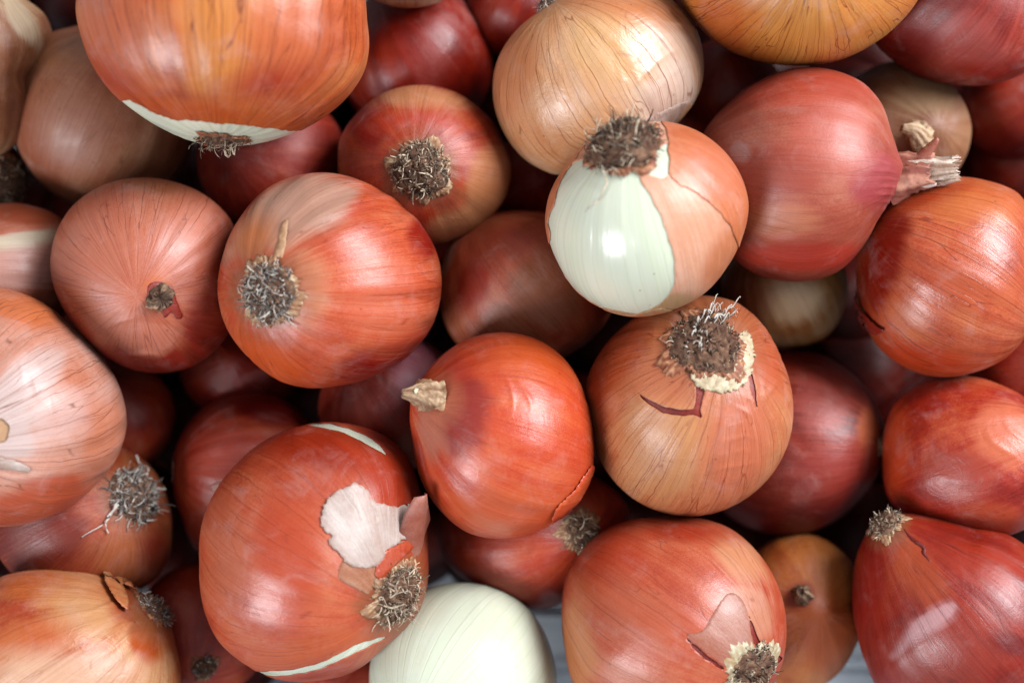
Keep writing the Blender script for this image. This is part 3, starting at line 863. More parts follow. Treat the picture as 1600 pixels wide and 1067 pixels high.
# ---------------------------------------------------------------- the onions, one after the other
# A: big amber onion, top left
A = onion('A', 'big amber onion with a white band round its root, lying at the top left', 'A', res=2,
  pts=[(118, 10), (128, 60), (150, 112), (180, 150), (215, 178), (260, 205), (300, 222), (340, 229), (400, 226), (445, 214), (500, 188), (545, 150), (570, 110), (577, 75), (572, 30)],
  pole_k=(-0.02, .25),
  tints=[((180, 60, 90, 110, 20), (206, 112, 76), .6, 50), ((345, 60, 80, 120, 0), (214, 138, 70), .7, 60), ((180, 140, 110, 26, 38), (176, 58, 22), .7, 22), ((460, 70, 70, 90, 0), (206, 112, 72), .6, 40), ((420, 130, 60, 22, -10), (176, 62, 34), .6, 18), ((330, 175, 130, 18, 8), (200, 92, 32), .7, 14)])
sdA = poly_sd(A.un, smooth_poly([(190, 158), (250, 180), (300, 189), (350, 193), (410, 198), (470, 205), (520, 195), (530, 240), (440, 330), (345, 360), (250, 320), (170, 240)], 4))
sdA = -sdA + ragged(A, 1.6, .3, 3)
add_body(A, 'flesh', WHITE, 0.0001)
cut_layer(A, 'skin', sdA, A.mat, 0.0001, 0.0001, 4)
roots(A, 40, 60, 26, mat=MAT_ROOT, seed=1, thick=1.6, collar=MAT_COLLAR_RED, collar_w=1.1, dome=.06, pale=.4, lean=(0, -.2, 0), spread=.8)
long_root(A, [(352, 222), (362, 232), (368, 240)], MAT_ROOT, 0.0004, 0.002)

# O: the half peeled onion
O = onion('O', 'half peeled onion showing white flesh below its dark root, topmost of the heap', 'O', res=2, ridge=.002,
  pts=[(852, 345), (858, 305), (880, 265), (905, 235), (940, 208), (985, 194), (1040, 190), (1090, 205), (1135, 240), (1160, 280), (1170, 320), (1160, 370), (1135, 420), (1100, 460), (1050, 485), (990, 495), (940, 482), (900, 455), (870, 410)],
  tints=[((1120, 260, 40, 60, -30), (210, 122, 92), .6, 30), ((1140, 400, 30, 60, 25), (206, 124, 80), .6, 25), ((1010, 480, 80, 14, -8), (196, 160, 118), .8, 12)])
add_body(O, 'flesh', WHITE, 0.0003)
white = [(905, 250), (940, 262), (985, 262), (1015, 305), (1035, 345), (1052, 398), (1055, 435), (1042, 466), (1010, 487), (975, 489), (930, 476), (895, 450), (870, 415), (858, 385), (856, 350), (866, 310), (880, 272)]
wob = ragged(O, 1.5, .2, 5)
sdw = -poly_sd(O.un, smooth_poly(white, 4)) + wob
sdw = np.minimum(sdw, -poly_sd(O.un, smooth_poly([(1005, 262), (1020, 240), (1045, 225), (1052, 262), (1040, 278), (1018, 276)], 4)) + wob)
cut_layer(O, 'inner_skin', sdw, PAL['O2'], -0.00015, 0.0001, 5)
right = [(1040, 200), (1046, 240), (1050, 278), (1085, 300), (1118, 325), (1145, 362), (1154, 400), (1146, 428), (1150, 470), (1300, 480), (1340, 250), (1180, 60), (1010, 100)]
left = [(700, 100), (905, 200), (905, 238), (880, 275), (866, 315), (856, 350), (854, 390), (760, 480), (600, 300)]
bottom = [(840, 400), (868, 420), (895, 455), (940, 482), (985, 492), (1050, 484), (1060, 560), (950, 640), (800, 540)]
sdo = np.maximum(poly_sd(O.un, smooth_poly(right, 4)), np.maximum(poly_sd(O.un, smooth_poly(left, 4)), poly_sd(O.un, smooth_poly(bottom, 4)))) + wob
cut_layer(O, 'outer_skin', sdo, O.mat, 0.00005, 0.00012, 5)
roots(O, 62, 300, 24, seed=2, thick=1.7, pos=(974, 226), dome=.5, pale=.38, collar=MAT_COLLAR_RED, collar_w=1.12, stretch=(1, 1), spread=.9)
long_root(O, [(945, 262), (950, 290), (940, 312), (918, 332)], MAT_ROOT, 0.00032, 0.001)

# H: shiny orange-red onion
H = onion('H', 'shiny orange-red onion with a round grey root disc, left of centre', 'H', res=2, ridge=.006,
  pts=[(340, 460), (348, 400), (375, 340), (420, 292), (470, 273), (515, 270), (570, 285), (625, 318), (665, 360), (687, 410), (689, 460), (675, 510), (640, 555), (590, 585), (530, 602), (490, 607), (440, 597), (390, 560), (355, 515)],
  tints=[([(365, 350), (420, 295), (480, 275), (560, 290), (540, 340), (480, 375), (440, 400), (400, 390), (350, 410)], (198, 164, 140), .65, 24), ((395, 375, 30, 40, 30), (206, 130, 84), .7, 18), ((420, 560, 70, 45, 30), (214, 96, 40), .6, 30), ((660, 375, 26, 30, 0), (160, 34, 18), .8, 16), ((612, 555, 110, 26, -26), (146, 28, 12), .9, 26), ((470, 450, 40, 60, 0), (212, 150, 116), .5, 30), ((600, 460, 60, 70, 0), (218, 110, 84), .4, 30)])  # dark red lower-right tint paints the shaded rim into the skin
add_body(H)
roots(H, 50, 360, 17, seed=3, thick=1.5, mat=MAT_ROOT_GREY, pos=(418, 458), dome=.18, pale=.62, collar=MAT_COLLAR, collar_w=1.18, spread=.5)
patch(H, 'dry_leaf_base', [(430, 398), (436, 372), (442, 348), (450, 345), (448, 370), (441, 402)], PAL['DRYTAN'], 0.0006, rag=1.0, seed=2, wave=.0004)

# AF: onion with the neck to the left
AF = onion('AF', 'glossy orange-red onion at the centre, its pinched dry neck pointing left', 'AF', res=2, pole_k=(.16, .34),
  pts=[(645, 690), (640, 655), (641, 625), (660, 590), (700, 547), (745, 525), (800, 520), (850, 535), (890, 570), (915, 620), (927, 680), (925, 740), (905, 780), (870, 815), (830, 832), (780, 841), (730, 832), (690, 800), (660, 755)],
  tints=[((715, 640, 50, 70, 10), (160, 58, 50), .75, 30), ((740, 560, 50, 20, -25), (172, 42, 26), .6, 16), ((820, 560, 70, 40, 20), (212, 96, 44), .6, 30), ((672, 670, 18, 50, -12), (196, 140, 118), .5, 12), ((684, 625, 34, 36, 0), (186, 116, 90), .6, 16), ((780, 800, 90, 36, 0), (216, 104, 62), .6, 24)],
  creases=[(800, 610, 34, 12, 78, 22, .45), (824, 615, 30, 10, 75, 20, .4), (700, 670, 60, 40, 40, 26, .25)])
add_body(AF)
# BUILD_AF_NECK
p, n, _ = project(AF, 676, 618)
bdir = (at(628, 616, AF.C.z) - at(676, 622, AF.C.z)).normalized()
q0 = p - Vector(bdir) * 0.002 - n * 0.0012
axn = (Vector(bdir) * 1.0 + Vector((0, 0, .35))).normalized()
neck(AF, [q0, q0 + axn * .004, q0 + axn * .008, q0 + axn * .0125], [.0049, .0047, .0034, .0009], MAT_NECK, 4, ragged_end=.9, ridges=7)
scale_on(AF, 'neck_cut', q0 + axn * .0022 + n * .0045, axn, n, .0042, .0050, MAT_RIM, 5, .0, .95)
patch(AF, 'neck_collar', [(652, 600), (680, 596), (694, 615), (694, 640), (672, 636), (658, 642), (655, 622)], PAL['DRYTAN'], 0.0003, curl=lambda x, y: 0.0012 * max(0, (690 - x) / 40), rag=1.5, seed=3)
patch(AF, 'lifted_skin_edge', [(922, 728), (928, 745), (914, 775), (886, 800), (862, 812), (868, 792), (895, 765)], PAL['AF'], 0.0003, curl=lambda x, y: 0.0005, rag=.9, seed=4, wave=.0001)

# Q: golden onion at the top edge
Q = onion('Q', 'large golden onion with dark branching veins, cut off by the top edge', 'Q', res=2,
  pts=[(1062, 0), (1085, 35), (1120, 68), (1170, 92), (1240, 103), (1310, 95), (1360, 72), (1400, 42), (1435, 0)],
  tints=[((1130, 40, 40, 60, -40), (208, 104, 52), .5, 30), ((1240, 40, 60, 60, 0), (224, 160, 88), .5, 30)])
add_body(Q)

# G: pale onion, left edge
G = onion('G', 'big pale pink and white onion with thin grey veins, at the left edge', 'G', res=2,
  pts=[(0, 450), (50, 465), (110, 510), (160, 560), (190, 615), (198, 660), (185, 710), (150, 755), (100, 795), (50, 815), (0, 822)],
  tints=[((40, 600, 80, 45, -50), (218, 200, 192), .5, 26), ((90, 640, 60, 40, -20), (228, 190, 176), .5, 26), ((10, 660, 50, 60, 0), (220, 206, 198), .6, 26), ((30, 480, 90, 30, 25), (214, 120, 72), .7, 22), ((60, 785, 140, 34, -14), (192, 84, 50), .7, 22), ((160, 680, 30, 60, 10), (212, 134, 104), .6, 20)],
  creases=[(50, 600, 8, 90, -35, 40, .3), (140, 610, 40, 40, -40, 24, .3), (60, 735, 60, 12, -10, 26, .5)])
holeG = poly_sd(G.un, smooth_poly([(-14, 662), (2, 654), (15, 664), (14, 678), (6, 690), (-12, 690)], 4))
add_body(G, 'inner_skin', PAL['DRYTAN'], 0.0004)
cut_layer(G, 'skin', -holeG + ragged(G, 1, .4, 2) * (holeG > -12), G.mat, 0.0002, 0.0002, 5)
def cutG(x, y): return 0
patch(G, 'lifted_skin_edge', [(-30, 712), (10, 716), (40, 726), (46, 736), (20, 732), (-25, 728)], PAL['PAPER'], 0.0006, rag=1.0, seed=7)

# AH: big onion with white flap
AH = onion('AH', 'big brick-red onion with a torn white papery flap above its root', 'AH', res=2,
  pts=[(312, 880), (315, 820), (335, 770), (370, 725), (420, 685), (480, 664), (540, 662), (600, 680), (640, 715), (655, 760), (664, 810), (668, 860), (668, 910), (655, 955), (630, 985), (600, 1010), (560, 1045), (500, 1062), (440, 1062), (380, 1035), (340, 1000), (318, 950)],
  tints=[((500, 700, 120, 34, 12), (160, 48, 18), .7, 24), ((610, 730, 50, 80, -30), (172, 52, 20), .6, 30), ((440, 880, 60, 90, 0), (190, 74, 40), .5, 34), ((360, 880, 36, 90, 0), (204, 116, 88), .6, 24), ((470, 1020, 120, 24, -12), (206, 104, 60), .6, 18)])
lineA = [(478, 664), (520, 663), (562, 676), (590, 693), (604, 712), (580, 698), (545, 680), (510, 670)]
lineB = [(385, 1047), (430, 1048), (490, 1038), (540, 1015), (560, 1005), (600, 993), (596, 1000), (545, 1024), (495, 1046), (430, 1056)]
add_body(AH, 'flesh', WHITE, 0.0001)
sdl = np.minimum(-poly_sd(AH.un, smooth_poly(lineA, 4)), -poly_sd(AH.un, smooth_poly(lineB, 4))) + ragged(AH, .8, .3, 9)
cut_layer(AH, 'skin', sdl, AH.mat, 0.0001, 0.00012, 5)
flap = [(503, 798), (520, 775), (553, 760), (568, 768), (580, 782), (612, 792), (642, 790), (644, 806), (641, 838), (620, 846), (600, 868), (580, 884), (560, 886), (540, 878), (532, 866), (514, 846), (518, 836), (504, 826)]
patch(AH, 'skin_flap', [(536, 874), (560, 880), (585, 876), (604, 862), (625, 846), (640, 850), (618, 875), (590, 905), (576, 926), (555, 918), (530, 902)], PAL['AHF'], 0.0003, rag=1.2, seed=33, thick=.00015)
patch(AH, 'papery_flap', flap, PAL['PAPER'], 0.0006, curl=lambda x, y: 0.0014 * max(0, min(1, (890 - y) / 130)) ** 3 + 0.0007 * math.exp(-abs(x - 560 - .4 * (y - 800)) / 9) + 0.0005 * math.exp(-abs(x - 606 - .3 * (y - 800)) / 7), rag=2.2, seed=5, wave=.0001)
patch(AH, 'skin_flap', [(600, 860), (640, 838), (642, 800), (650, 790), (655, 835), (636, 862), (612, 885), (592, 905), (585, 890)], PAL['AH'], 0.0009, rag=1.2, seed=6, wave=.0003)
roots(AH, 52, 240, 22, seed=6, thick=1.7, mat=MAT_ROOT, pos=(624, 930), dome=.22, pale=.62, collar=MAT_COLLAR, collar_w=1.2, stretch=(1, 1), spread=.7, long_ones=([(640, 890), (622, 908), (600, 935), (578, 960)], [(650, 900), (630, 925), (612, 940)]))
pp, nn, aa, bb = frame(AH, (650, 880))
scale_on(AH, 'papery_flap', pp - nn * .001, Vector((.15, 1, .45)).normalized(), Vector((0.7, 0, .7)).normalized(), .026, .013, PAL['FLAP'], 3, .05)

# X: ochre onion, root up
X = onion('X', 'ochre onion with cracked skin and crusty tufted root, just below the half peeled one', 'X', res=2,
  pts=[(915, 600), (918, 650), (930, 700), (955, 745), (1000, 785), (1060, 805), (1120, 800), (1170, 775), (1210, 735), (1235, 680), (1238, 620), (1220, 560), (1190, 505), (1150, 472), (1090, 462), (1030, 475), (975, 510), (935, 555)],
  tints=[((960, 560, 50, 90, 35), (182, 82, 44), .7, 30), ((1185, 540, 40, 80, -25), (194, 96, 62), .7, 26), ((1030, 690, 70, 90, 0), (212, 154, 108), .6, 34), ((1150, 690, 45, 90, 10), (204, 112, 84), .6, 28), ((1060, 590, 60, 40, 0), (206, 120, 90), .5, 22)],
  creases=[(1150, 680, 30, 26, 12, 24, .3), (1140, 725, 36, 22, -14, 22, .28), (1165, 640, 26, 22, 30, 20, .25), (1205, 590, 12, 50, 15, 60, .5)])
slit1 = [(996, 614), (1014, 624), (1040, 636), (1064, 640), (1084, 639), (1087, 622), (1087, 604), (1103, 604), (1098, 622), (1094, 640), (1099, 656), (1086, 648), (1062, 650), (1036, 645), (1012, 631)]
slit2 = [(1168, 574), (1172, 574), (1179, 605), (1183, 640), (1176, 622), (1171, 604)]
add_body(X, 'under_skin', PAL['INNER'], 0.0002)
sdx = np.minimum(-poly_sd(X.un, np.array(slit1)), -poly_sd(X.un, smooth_poly(slit2, 4)))
cut_layer(X, 'skin', sdx + ragged(X, .5, .5, 4) * (np.abs(sdx) < 10), X.mat, 0.0001, 0.0002, 6)
patch(X, 'white_root_rim', [(1090, 602), (1082, 588), (1100, 574), (1125, 572), (1140, 555), (1150, 530), (1166, 520), (1176, 545), (1172, 580), (1160, 600), (1135, 612), (1110, 612)], MAT_RIM, 0.0006, curl=lambda x, y: 0.0004 * math.sin(x * .35) * math.cos(y * .3) + .0003 * math.sin(x * .9 + y * .5), rag=2.6, seed=8, thick=.0006, step=3.5)
roots(X, 62, 300, 13, seed=7, thick=1.5, mat=MAT_ROOT, pos=(1102, 536), dome=.2, pale=.25, collar=MAT_COLLAR_RED, collar_w=1.2, spread=.7)
rngx = random.Random(5)
for i in range(18):
    x0 = 1080 + i * 2.6 + rngx.uniform(-3, 3); y0 = 508 + rngx.uniform(-6, 6) if i > 6 else 520 + rngx.uniform(-12, 6)
    ex = x0 + rngx.uniform(8, 38); ey = y0 - rngx.uniform(4, 26)
    if i % 3 == 0: x0, y0, ex, ey = 1070 + rngx.uniform(0, 30), 536 + rngx.uniform(-8, 14), 1098 + rngx.uniform(-4, 14), 530 + rngx.uniform(0, 30)
    long_root(X, [(x0, y0), ((x0 + ex) / 2, (y0 + ey) / 2 - rngx.uniform(2, 9)), (ex, ey)], MAT_ROOT_GREY, .00030, .0022, i)

# M: pale golden onion
M = onion('M', 'pale golden onion with fine brown veins and creased skin, behind the half peeled one', 'M', res=2,
  pts=[(770, 150), (775, 100), (800, 55), (840, 20), (900, -15), (980, -25), (1050, 0), (1085, 40), (1100, 95), (1095, 140), (1075, 175), (1050, 200), (920, 262), (870, 275), (820, 250), (785, 205)],
  tints=[((950, 70, 60, 60, 30), (218, 172, 112), .4, 30), ((1040, 80, 45, 70, -20), (230, 196, 168), .7, 26), ((980, 10, 110, 22, 8), (202, 122, 70), .6, 16), ((800, 110, 40, 80, 10), (210, 140, 100), .6, 26), ((1020, 150, 60, 30, -20), (232, 206, 176), .7, 18), ((920, 180, 60, 60, 0), (224, 170, 126), .5, 30), ([(1006, 205), (1004, 150), (1012, 135), (1035, 112), (1056, 95), (1080, 105), (1090, 135), (1084, 160), (1050, 172), (1030, 182), (1016, 200)], (232, 208, 188), .6, 8)],
  creases=[(1000, 130, 22, 60, 100, 26, .5), (1060, 30, 60, 24, 20, 22, .5), (1020, 100, 60, 40, -40, 30, .35), (850, 120, 24, 60, 75, 30, .3)])
add_body(M)
patch(M, 'loose_skin', [(1000, 208), (1012, 186), (1040, 172), (1074, 158), (1080, 168), (1066, 186), (1050, 200)], PAL['PAPER'], 0.0001, rag=.8, seed=10, thick=.0001)
roots(M, 20, 60, 14, seed=8, pos=(858, 6), dome=.5, pale=.6, collar=None, mat=MAT_ROOT_GREY)

# P: rosy onion with neck to the right
P_ = onion('P', 'matt rose-red onion with a split dry neck pointing right, upper right', 'P', res=2, pole_k=(.10, .30), square=.85,
  pts=[(1100, 205), (1140, 160), (1190, 125), (1250, 106), (1310, 112), (1350, 130), (1380, 165), (1392, 205), (1403, 240), (1416, 262), (1404, 302), (1385, 322), (1370, 345), (1345, 390), (1310, 425), (1260, 440), (1210, 437), (1165, 420)],
  tints=[((1370, 280, 40, 50, 0), (170, 70, 76), .75, 26), ((1250, 140, 110, 30, 0), (190, 72, 50), .5, 22), ((1300, 210, 60, 60, 0), (196, 94, 78), .5, 30), ((1220, 270, 60, 40, 0), (168, 70, 54), .6, 26), ((1225, 345, 60, 30, 0), (198, 122, 92), .7, 18), ((1156, 238, 16, 14, 60), (196, 150, 140), .8, 6), ((1250, 400, 110, 24, 0), (182, 54, 36), .7, 16)],
  creases=[(1230, 365, 60, 20, 5, 24, .3), (1385, 290, 20, 50, 0, 12, .35)])
add_body(P_)
zc = P_.C.z
b0 = at(1392, 283, zc + .004); b1 = at(1425, 272, zc + .008); b2 = at(1455, 268, zc + .011); b3 = at(1486, 264, zc + .013)
neck(P_, [b0, b1, b2], [.0088, .0070, .0055], MAT_PNECK, 7, 'neck', ridges=8, ragged_end=.5)
neck(P_, [b1, b2, b3], [.0050, .0047, .0036], MAT_NECK_GREY, 8, 'neck_core', ridges=10, ragged_end=.9)
scale_on(P_, 'neck_scale', at(1424, 262, zc + .012), Vector((.62, .70, .25)).normalized(), Vector((-.5, .3, 1)).normalized(), .0125, .0042, PAL['FLAP'], 4, .1)
scale_on(P_, 'neck_scale', at(1432, 258, zc + .014), Vector((1, .08, .1)).normalized(), Vector((0, .2, 1)).normalized(), .0095, .0042, PAL['P'], 5, .1)
scale_on(P_, 'neck_scale', at(1432, 284, zc + .014), Vector((1, -.15, .1)).normalized(), Vector((0, .2, 1)).normalized(), .0065, .0032, PAL['PAPER'], 6, .1)
V = []; F = []; SH = []; rg = random.Random(3)
for i in range(40):
    q = b3 + Vector((rg.uniform(-.003, .0), rg.uniform(-.0035, .0035), rg.uniform(-.003, .003)))
    d = Vector((1, rg.uniform(-.5, .5), rg.uniform(-.4, .5))).normalized()
    tube(V, F, SH, [q, q + d * .0015, q + d * .003 + Vector((0, 0, rg.uniform(-.001, .001)))], [.0004, .00035, .00018], rg.uniform(.3, 1))
o_ = mesh_obj('neck_fibres', np.array([tuple(v) for v in V]) - P_.base, F, MAT_NECK_GREY, P_.e, attrs={'shade': ('FLOAT', SH)}); o_['kind'] = 'stuff'

# AC: rusty onion, bottom
AC = onion('AC', 'large rust-pink onion with a jagged white-rimmed root, at the bottom edge right of centre', 'AC', res=2,
  pts=[(878, 960), (885, 900), (915, 850), (960, 820), (1020, 808), (1080, 808), (1140, 825), (1185, 865), (1215, 915), (1228, 970), (1225, 1020), (1215, 1055), (883, 1010), (895, 1067)],
  tints=[((1150, 860, 30, 70, -35), (210, 146, 110), .75, 20), ((950, 880, 60, 70, 20), (190, 72, 44), .6, 34), ((900, 1010, 26, 80, 0), (206, 134, 90), .7, 20), ((1000, 960, 70, 50, 20), (194, 106, 78), .5, 30), ((1080, 830, 80, 16, 0), (170, 56, 30), .6, 14), ((1170, 960, 40, 50, 0), (208, 150, 122), .6, 20)])
add_body(AC, 'under_skin', PAL['INNER'], 0.0002)
tear1 = [(1168, 958), (1176, 975), (1186, 1000), (1192, 1006), (1176, 1006), (1172, 985)]
tear2 = [(1070, 993), (1082, 1003), (1104, 1022), (1134, 1044), (1128, 1046), (1100, 1028), (1080, 1010)]
tear3 = [(1214, 1020), (1222, 1028), (1216, 1036), (1210, 1034)]
sdc = np.minimum(-poly_sd(AC.un, np.array(tear1)), np.minimum(-poly_sd(AC.un, np.array(tear2)), -poly_sd(AC.un, np.array(tear3))))
cut_layer(AC, 'skin', sdc + ragged(AC, .5, .5, 4) * (np.abs(sdc) < 8), AC.mat, 0.0001, 0.0002, 5)
patch(AC, 'loose_skin', [(1072, 992), (1098, 985), (1122, 945), (1140, 926), (1158, 935), (1168, 958), (1172, 985), (1176, 1008), (1160, 1012), (1135, 1042), (1104, 1020)], PAL['ACF'], 0.0003, rag=.6, seed=12, thick=.0001)
roots(AC, 50, 170, 18, seed=9, thick=1.8, mat=MAT_ROOT, pos=(1178, 1052), dome=.2, pale=.45, collar=fibre_material('white_root_collar', (170, 140, 100), (226, 224, 196), .5, 500), collar_w=1.22, spread=.7)

# AM: bottom left sand onion
AM = onion('AM', 'sand and orange mottled onion with torn skin beside its grey root, bottom left corner', 'AM', res=2,
  pts=[(0, 900), (50, 890), (110, 890), (165, 900), (220, 925), (262, 965), (275, 1010), (282, 1067)],
  tints=[((60, 920, 110, 26, 5), (200, 106, 58), .6, 18), ((130, 960, 60, 40, 20), (220, 170, 124), .6, 22), ((50, 1000, 60, 40, 0), (206, 110, 64), .6, 22), ((225, 1000, 22, 36, -20), (196, 92, 26), .8, 14), ((210, 940, 34, 40, -40), (170, 48, 22), .8, 14), ((90, 1050, 110, 34, 0), (230, 190, 160), .6, 20)],
  creases=[(60, 1010, 50, 26, 10, 22, .4), (190, 1000, 40, 40, -30, 20, .4), (165, 945, 50, 14, -8, 24, .4)])
add_body(AM)
roots(AM, 36, 170, 14, seed=10, thick=1.5, mat=MAT_ROOT_GREY, pos=(240, 950), dome=.3, pale=.55, collar=MAT_COLLAR_RED, collar_w=1.15, stretch=(1, 1), spread=.6)
patch(AM, 'lifted_skin', [(160, 898), (185, 896), (215, 914), (208, 918), (186, 910), (196, 935), (196, 958), (180, 945), (164, 920)], PAL['AM'], 0.0008, curl=lambda x, y: .0012, rag=1.0, seed=13, wave=.0003)

# AA: bottom right deep red
AA = onion('AA', 'big deep red onion with hairy root tip and whitish graze, bottom right corner', 'AA', res=2, pole_k=(.12, .4),
  pts=[(1332, 910), (1340, 860), (1358, 825), (1392, 803), (1450, 803), (1520, 818), (1600, 850), (1332, 950), (1340, 990), (1355, 1040), (1365, 1067)],
  tints=[((1440, 900, 30, 60, -30), (190, 96, 58), .4, 24), ((1360, 900, 22, 80, 8), (150, 26, 14), .7, 20), ((1480, 1020, 100, 60, -10), (160, 62, 48), .6, 34), ((1580, 1005, 30, 18, 20), (120, 16, 10), .8, 10), ((1530, 880, 70, 30, 20), (176, 56, 26), .6, 22), ([(1394, 1024), (1410, 1008), (1414, 990), (1424, 974), (1446, 956), (1478, 940), (1494, 944), (1490, 962), (1462, 984), (1440, 994), (1420, 1006), (1400, 1024)], (214, 170, 166), .6, 8)])
add_body(AA)
roots(AA, 28, 140, 13, seed=11, thick=1.6, mat=MAT_ROOT, pos=(1384, 818), dome=.5, pale=.6, collar=MAT_COLLAR, collar_w=1.35, spread=.8)
patch(AA, 'skin_crack', [(1412, 826), (1424, 838), (1444, 852), (1447, 864), (1454, 878), (1440, 864), (1440, 856), (1424, 844)], PAL['INNER'], 0.0001, rag=.4, seed=15, thick=.0001)

# U: copper right
U = onion('U', 'glossy copper-coloured onion at the right edge, level with the centre', 'U', res=2,
  pts=[(1338, 430), (1337, 390), (1348, 350), (1375, 315), (1420, 288), (1480, 278), (1540, 282), (1590, 300), (1618, 340), (1600, 530), (1570, 560), (1520, 582), (1460, 588), (1410, 572), (1370, 540), (1345, 490)],
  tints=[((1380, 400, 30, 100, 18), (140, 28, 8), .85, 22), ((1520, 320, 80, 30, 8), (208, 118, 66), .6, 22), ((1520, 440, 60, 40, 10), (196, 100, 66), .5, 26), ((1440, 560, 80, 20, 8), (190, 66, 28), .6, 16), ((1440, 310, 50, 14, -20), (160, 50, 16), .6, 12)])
add_body(U)
patch(U, 'loose_skin', [(1328, 455), (1338, 462), (1352, 485), (1372, 506), (1385, 514), (1370, 520), (1350, 505), (1334, 485)], PAL['INNER'], 0.0006, curl=lambda x, y: .0008, rag=.6, seed=16)

# F: rose brown, neck to camera
F_ = onion('F', 'smooth rose-brown onion with a small dark neck stub facing up, upper left', 'F', res=2, pole_k=(.03, .25),
  pts=[(78, 420), (85, 370), (110, 325), (155, 292), (215, 278), (270, 284), (320, 305), (360, 342), (374, 395), (372, 470), (352, 530), (300, 573), (250, 583), (200, 575), (150, 545), (110, 500), (88, 460)],
  tints=[((225, 568, 140, 30, -4), (160, 42, 14), .9, 22), ((105, 500, 20, 60, -35), (186, 66, 24), .8, 16), ((335, 510, 46, 90, 20), (156, 42, 20), .9, 30), ((345, 420, 24, 90, 0), (164, 66, 44), .7, 20), ((250, 440, 22, 20, 0), (206, 108, 56), .85, 14), ((270, 290, 80, 14, 8), (168, 96, 58), .6, 14), ((150, 400, 50, 80, 15), (192, 118, 96), .6, 30), ((290, 370, 40, 60, 30), (214, 140, 122), .4, 26), ([(150, 505), (170, 490), (215, 500), (262, 508), (282, 516), (278, 530), (262, 550), (240, 557), (205, 548), (180, 533)], (206, 128, 106), .6, 6)],  # pale tint up and right of the neck paints the highlight
  creases=[(262, 530, 10, 26, 30, 40, .5), (215, 552, 60, 10, 4, 30, .5), (190, 500, 40, 14, -10, 26, .3)])
add_body(F_)
patch(F_, 'torn_hole', [(232, 445), (250, 441), (268, 448), (276, 468), (285, 494), (276, 497), (268, 488), (258, 496), (250, 485), (234, 470)], PAL['INNER'], 0.0002, rag=.8, seed=17, thick=.0001)
pn, nn, _ = project(F_, 249, 464)
neck(F_, [pn - nn * .002, pn + nn * .0016, pn + nn * .0032], [.0042, .0040, .0030], MAT_DARK_NECK, 9, 'neck_stub', ridges=6, ragged_end=.5)

# AD: white onion
AD = onion('AD', 'fully peeled glossy white onion at the bottom edge', 'WHITE', res=2, ridge=.0012, lump=.006,
  pts=[(577, 1067), (585, 1010), (620, 950), (670, 918), (725, 910), (780, 920), (830, 955), (860, 1010), (870, 1067)],
  tints=[((660, 950, 60, 30, -30), (216, 214, 184), .3, 26)])
add_body(AD, 'flesh', WHITE)

# R, I, K, Z, Y ... the rest
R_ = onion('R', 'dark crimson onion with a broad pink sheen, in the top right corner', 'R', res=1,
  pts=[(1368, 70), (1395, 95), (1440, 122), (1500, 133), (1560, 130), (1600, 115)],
  tints=[((1510, 70, 60, 50, 0), (176, 80, 74), .6, 30), ((1430, 70, 34, 40, 30), (130, 22, 12), .7, 20), ((1520, 112, 50, 10, 0), (160, 34, 18), .7, 8)]); add_body(R_)  # first tint paints the pink sheen into the skin colour
I_ = onion('I', 'reddish onion, hairy root facing straight up, between the big amber and pale golden ones', 'I', res=2,
  pts=[(530, 220), (555, 180), (600, 145), (650, 133), (700, 140), (750, 170), (785, 215), (799, 260), (790, 310), (760, 345), (720, 370), (690, 380), (528, 250)],
  tints=[((660, 155, 80, 22, 5), (204, 142, 102), .7, 14), ((580, 200, 30, 36, 20), (140, 26, 18), .7, 16), ((765, 290, 36, 70, 10), (204, 138, 98), .7, 22), ((720, 350, 60, 30, -20), (206, 146, 106), .7, 18), ((690, 310, 30, 20, 0), (150, 30, 14), .7, 12), ((660, 190, 70, 20, 0), (188, 66, 40), .6, 14)]); add_body(I_)
roots(I_, 46, 300, 15, seed=12, thick=1.9, mat=MAT_ROOT, pos=(657, 266), dome=.25, pale=.55, collar=MAT_COLLAR, collar_w=1.15, spread=.5)
K_ = onion('K', 'cream and orange onion barely showing at the top edge, left of centre', 'M', res=1,
  pts=[(575, -5), (600, 7), (640, 13), (675, 8), (700, -3)], tints=[((640, 0, 60, 8, 0), (226, 196, 160), .7, 6)]); add_body(K_)
Z_ = onion('Z', 'wrinkled scarlet onion at the right edge, over the deep red one in the corner', 'Z', res=2, lump=.012,
  pts=[(1380, 720), (1382, 670), (1400, 625), (1440, 597), (1510, 587), (1560, 600), (1600, 620), (1388, 780)],
  tints=[((1400, 700, 24, 60, 0), (196, 76, 34), .6, 18), ((1570, 680, 50, 50, 20), (214, 116, 84), .7, 24), ((1500, 740, 60, 34, 10), (176, 72, 56), .7, 18), ((1560, 810, 60, 24, 20), (190, 80, 50), .7, 16)],
  creases=[(1500, 735, 50, 30, 15, 40, .4), (1570, 690, 34, 50, 60, 34, .4), (1440, 690, 20, 50, 60, 50, .3)]); add_body(Z_)
Y_ = onion('Y', 'wine-red onion with a dark tip, tucked beneath the ochre one on its right', 'Y', res=2,
  pts=[(1225, 547), (1280, 553), (1330, 582), (1365, 625), (1384, 680), (1375, 730), (1340, 785), (1290, 822), (1230, 837), (1170, 825), (1130, 800)],
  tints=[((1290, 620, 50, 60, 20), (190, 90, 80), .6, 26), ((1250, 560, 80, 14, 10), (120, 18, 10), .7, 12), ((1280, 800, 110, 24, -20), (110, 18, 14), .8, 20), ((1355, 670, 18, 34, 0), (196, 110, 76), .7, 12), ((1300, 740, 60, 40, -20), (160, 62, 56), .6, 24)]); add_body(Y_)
roots(Y_, 13, 30, 12, seed=13, pos=(1376, 695), dome=.5, pale=.2, collar=MAT_COLLAR_RED, mat=MAT_ROOT)
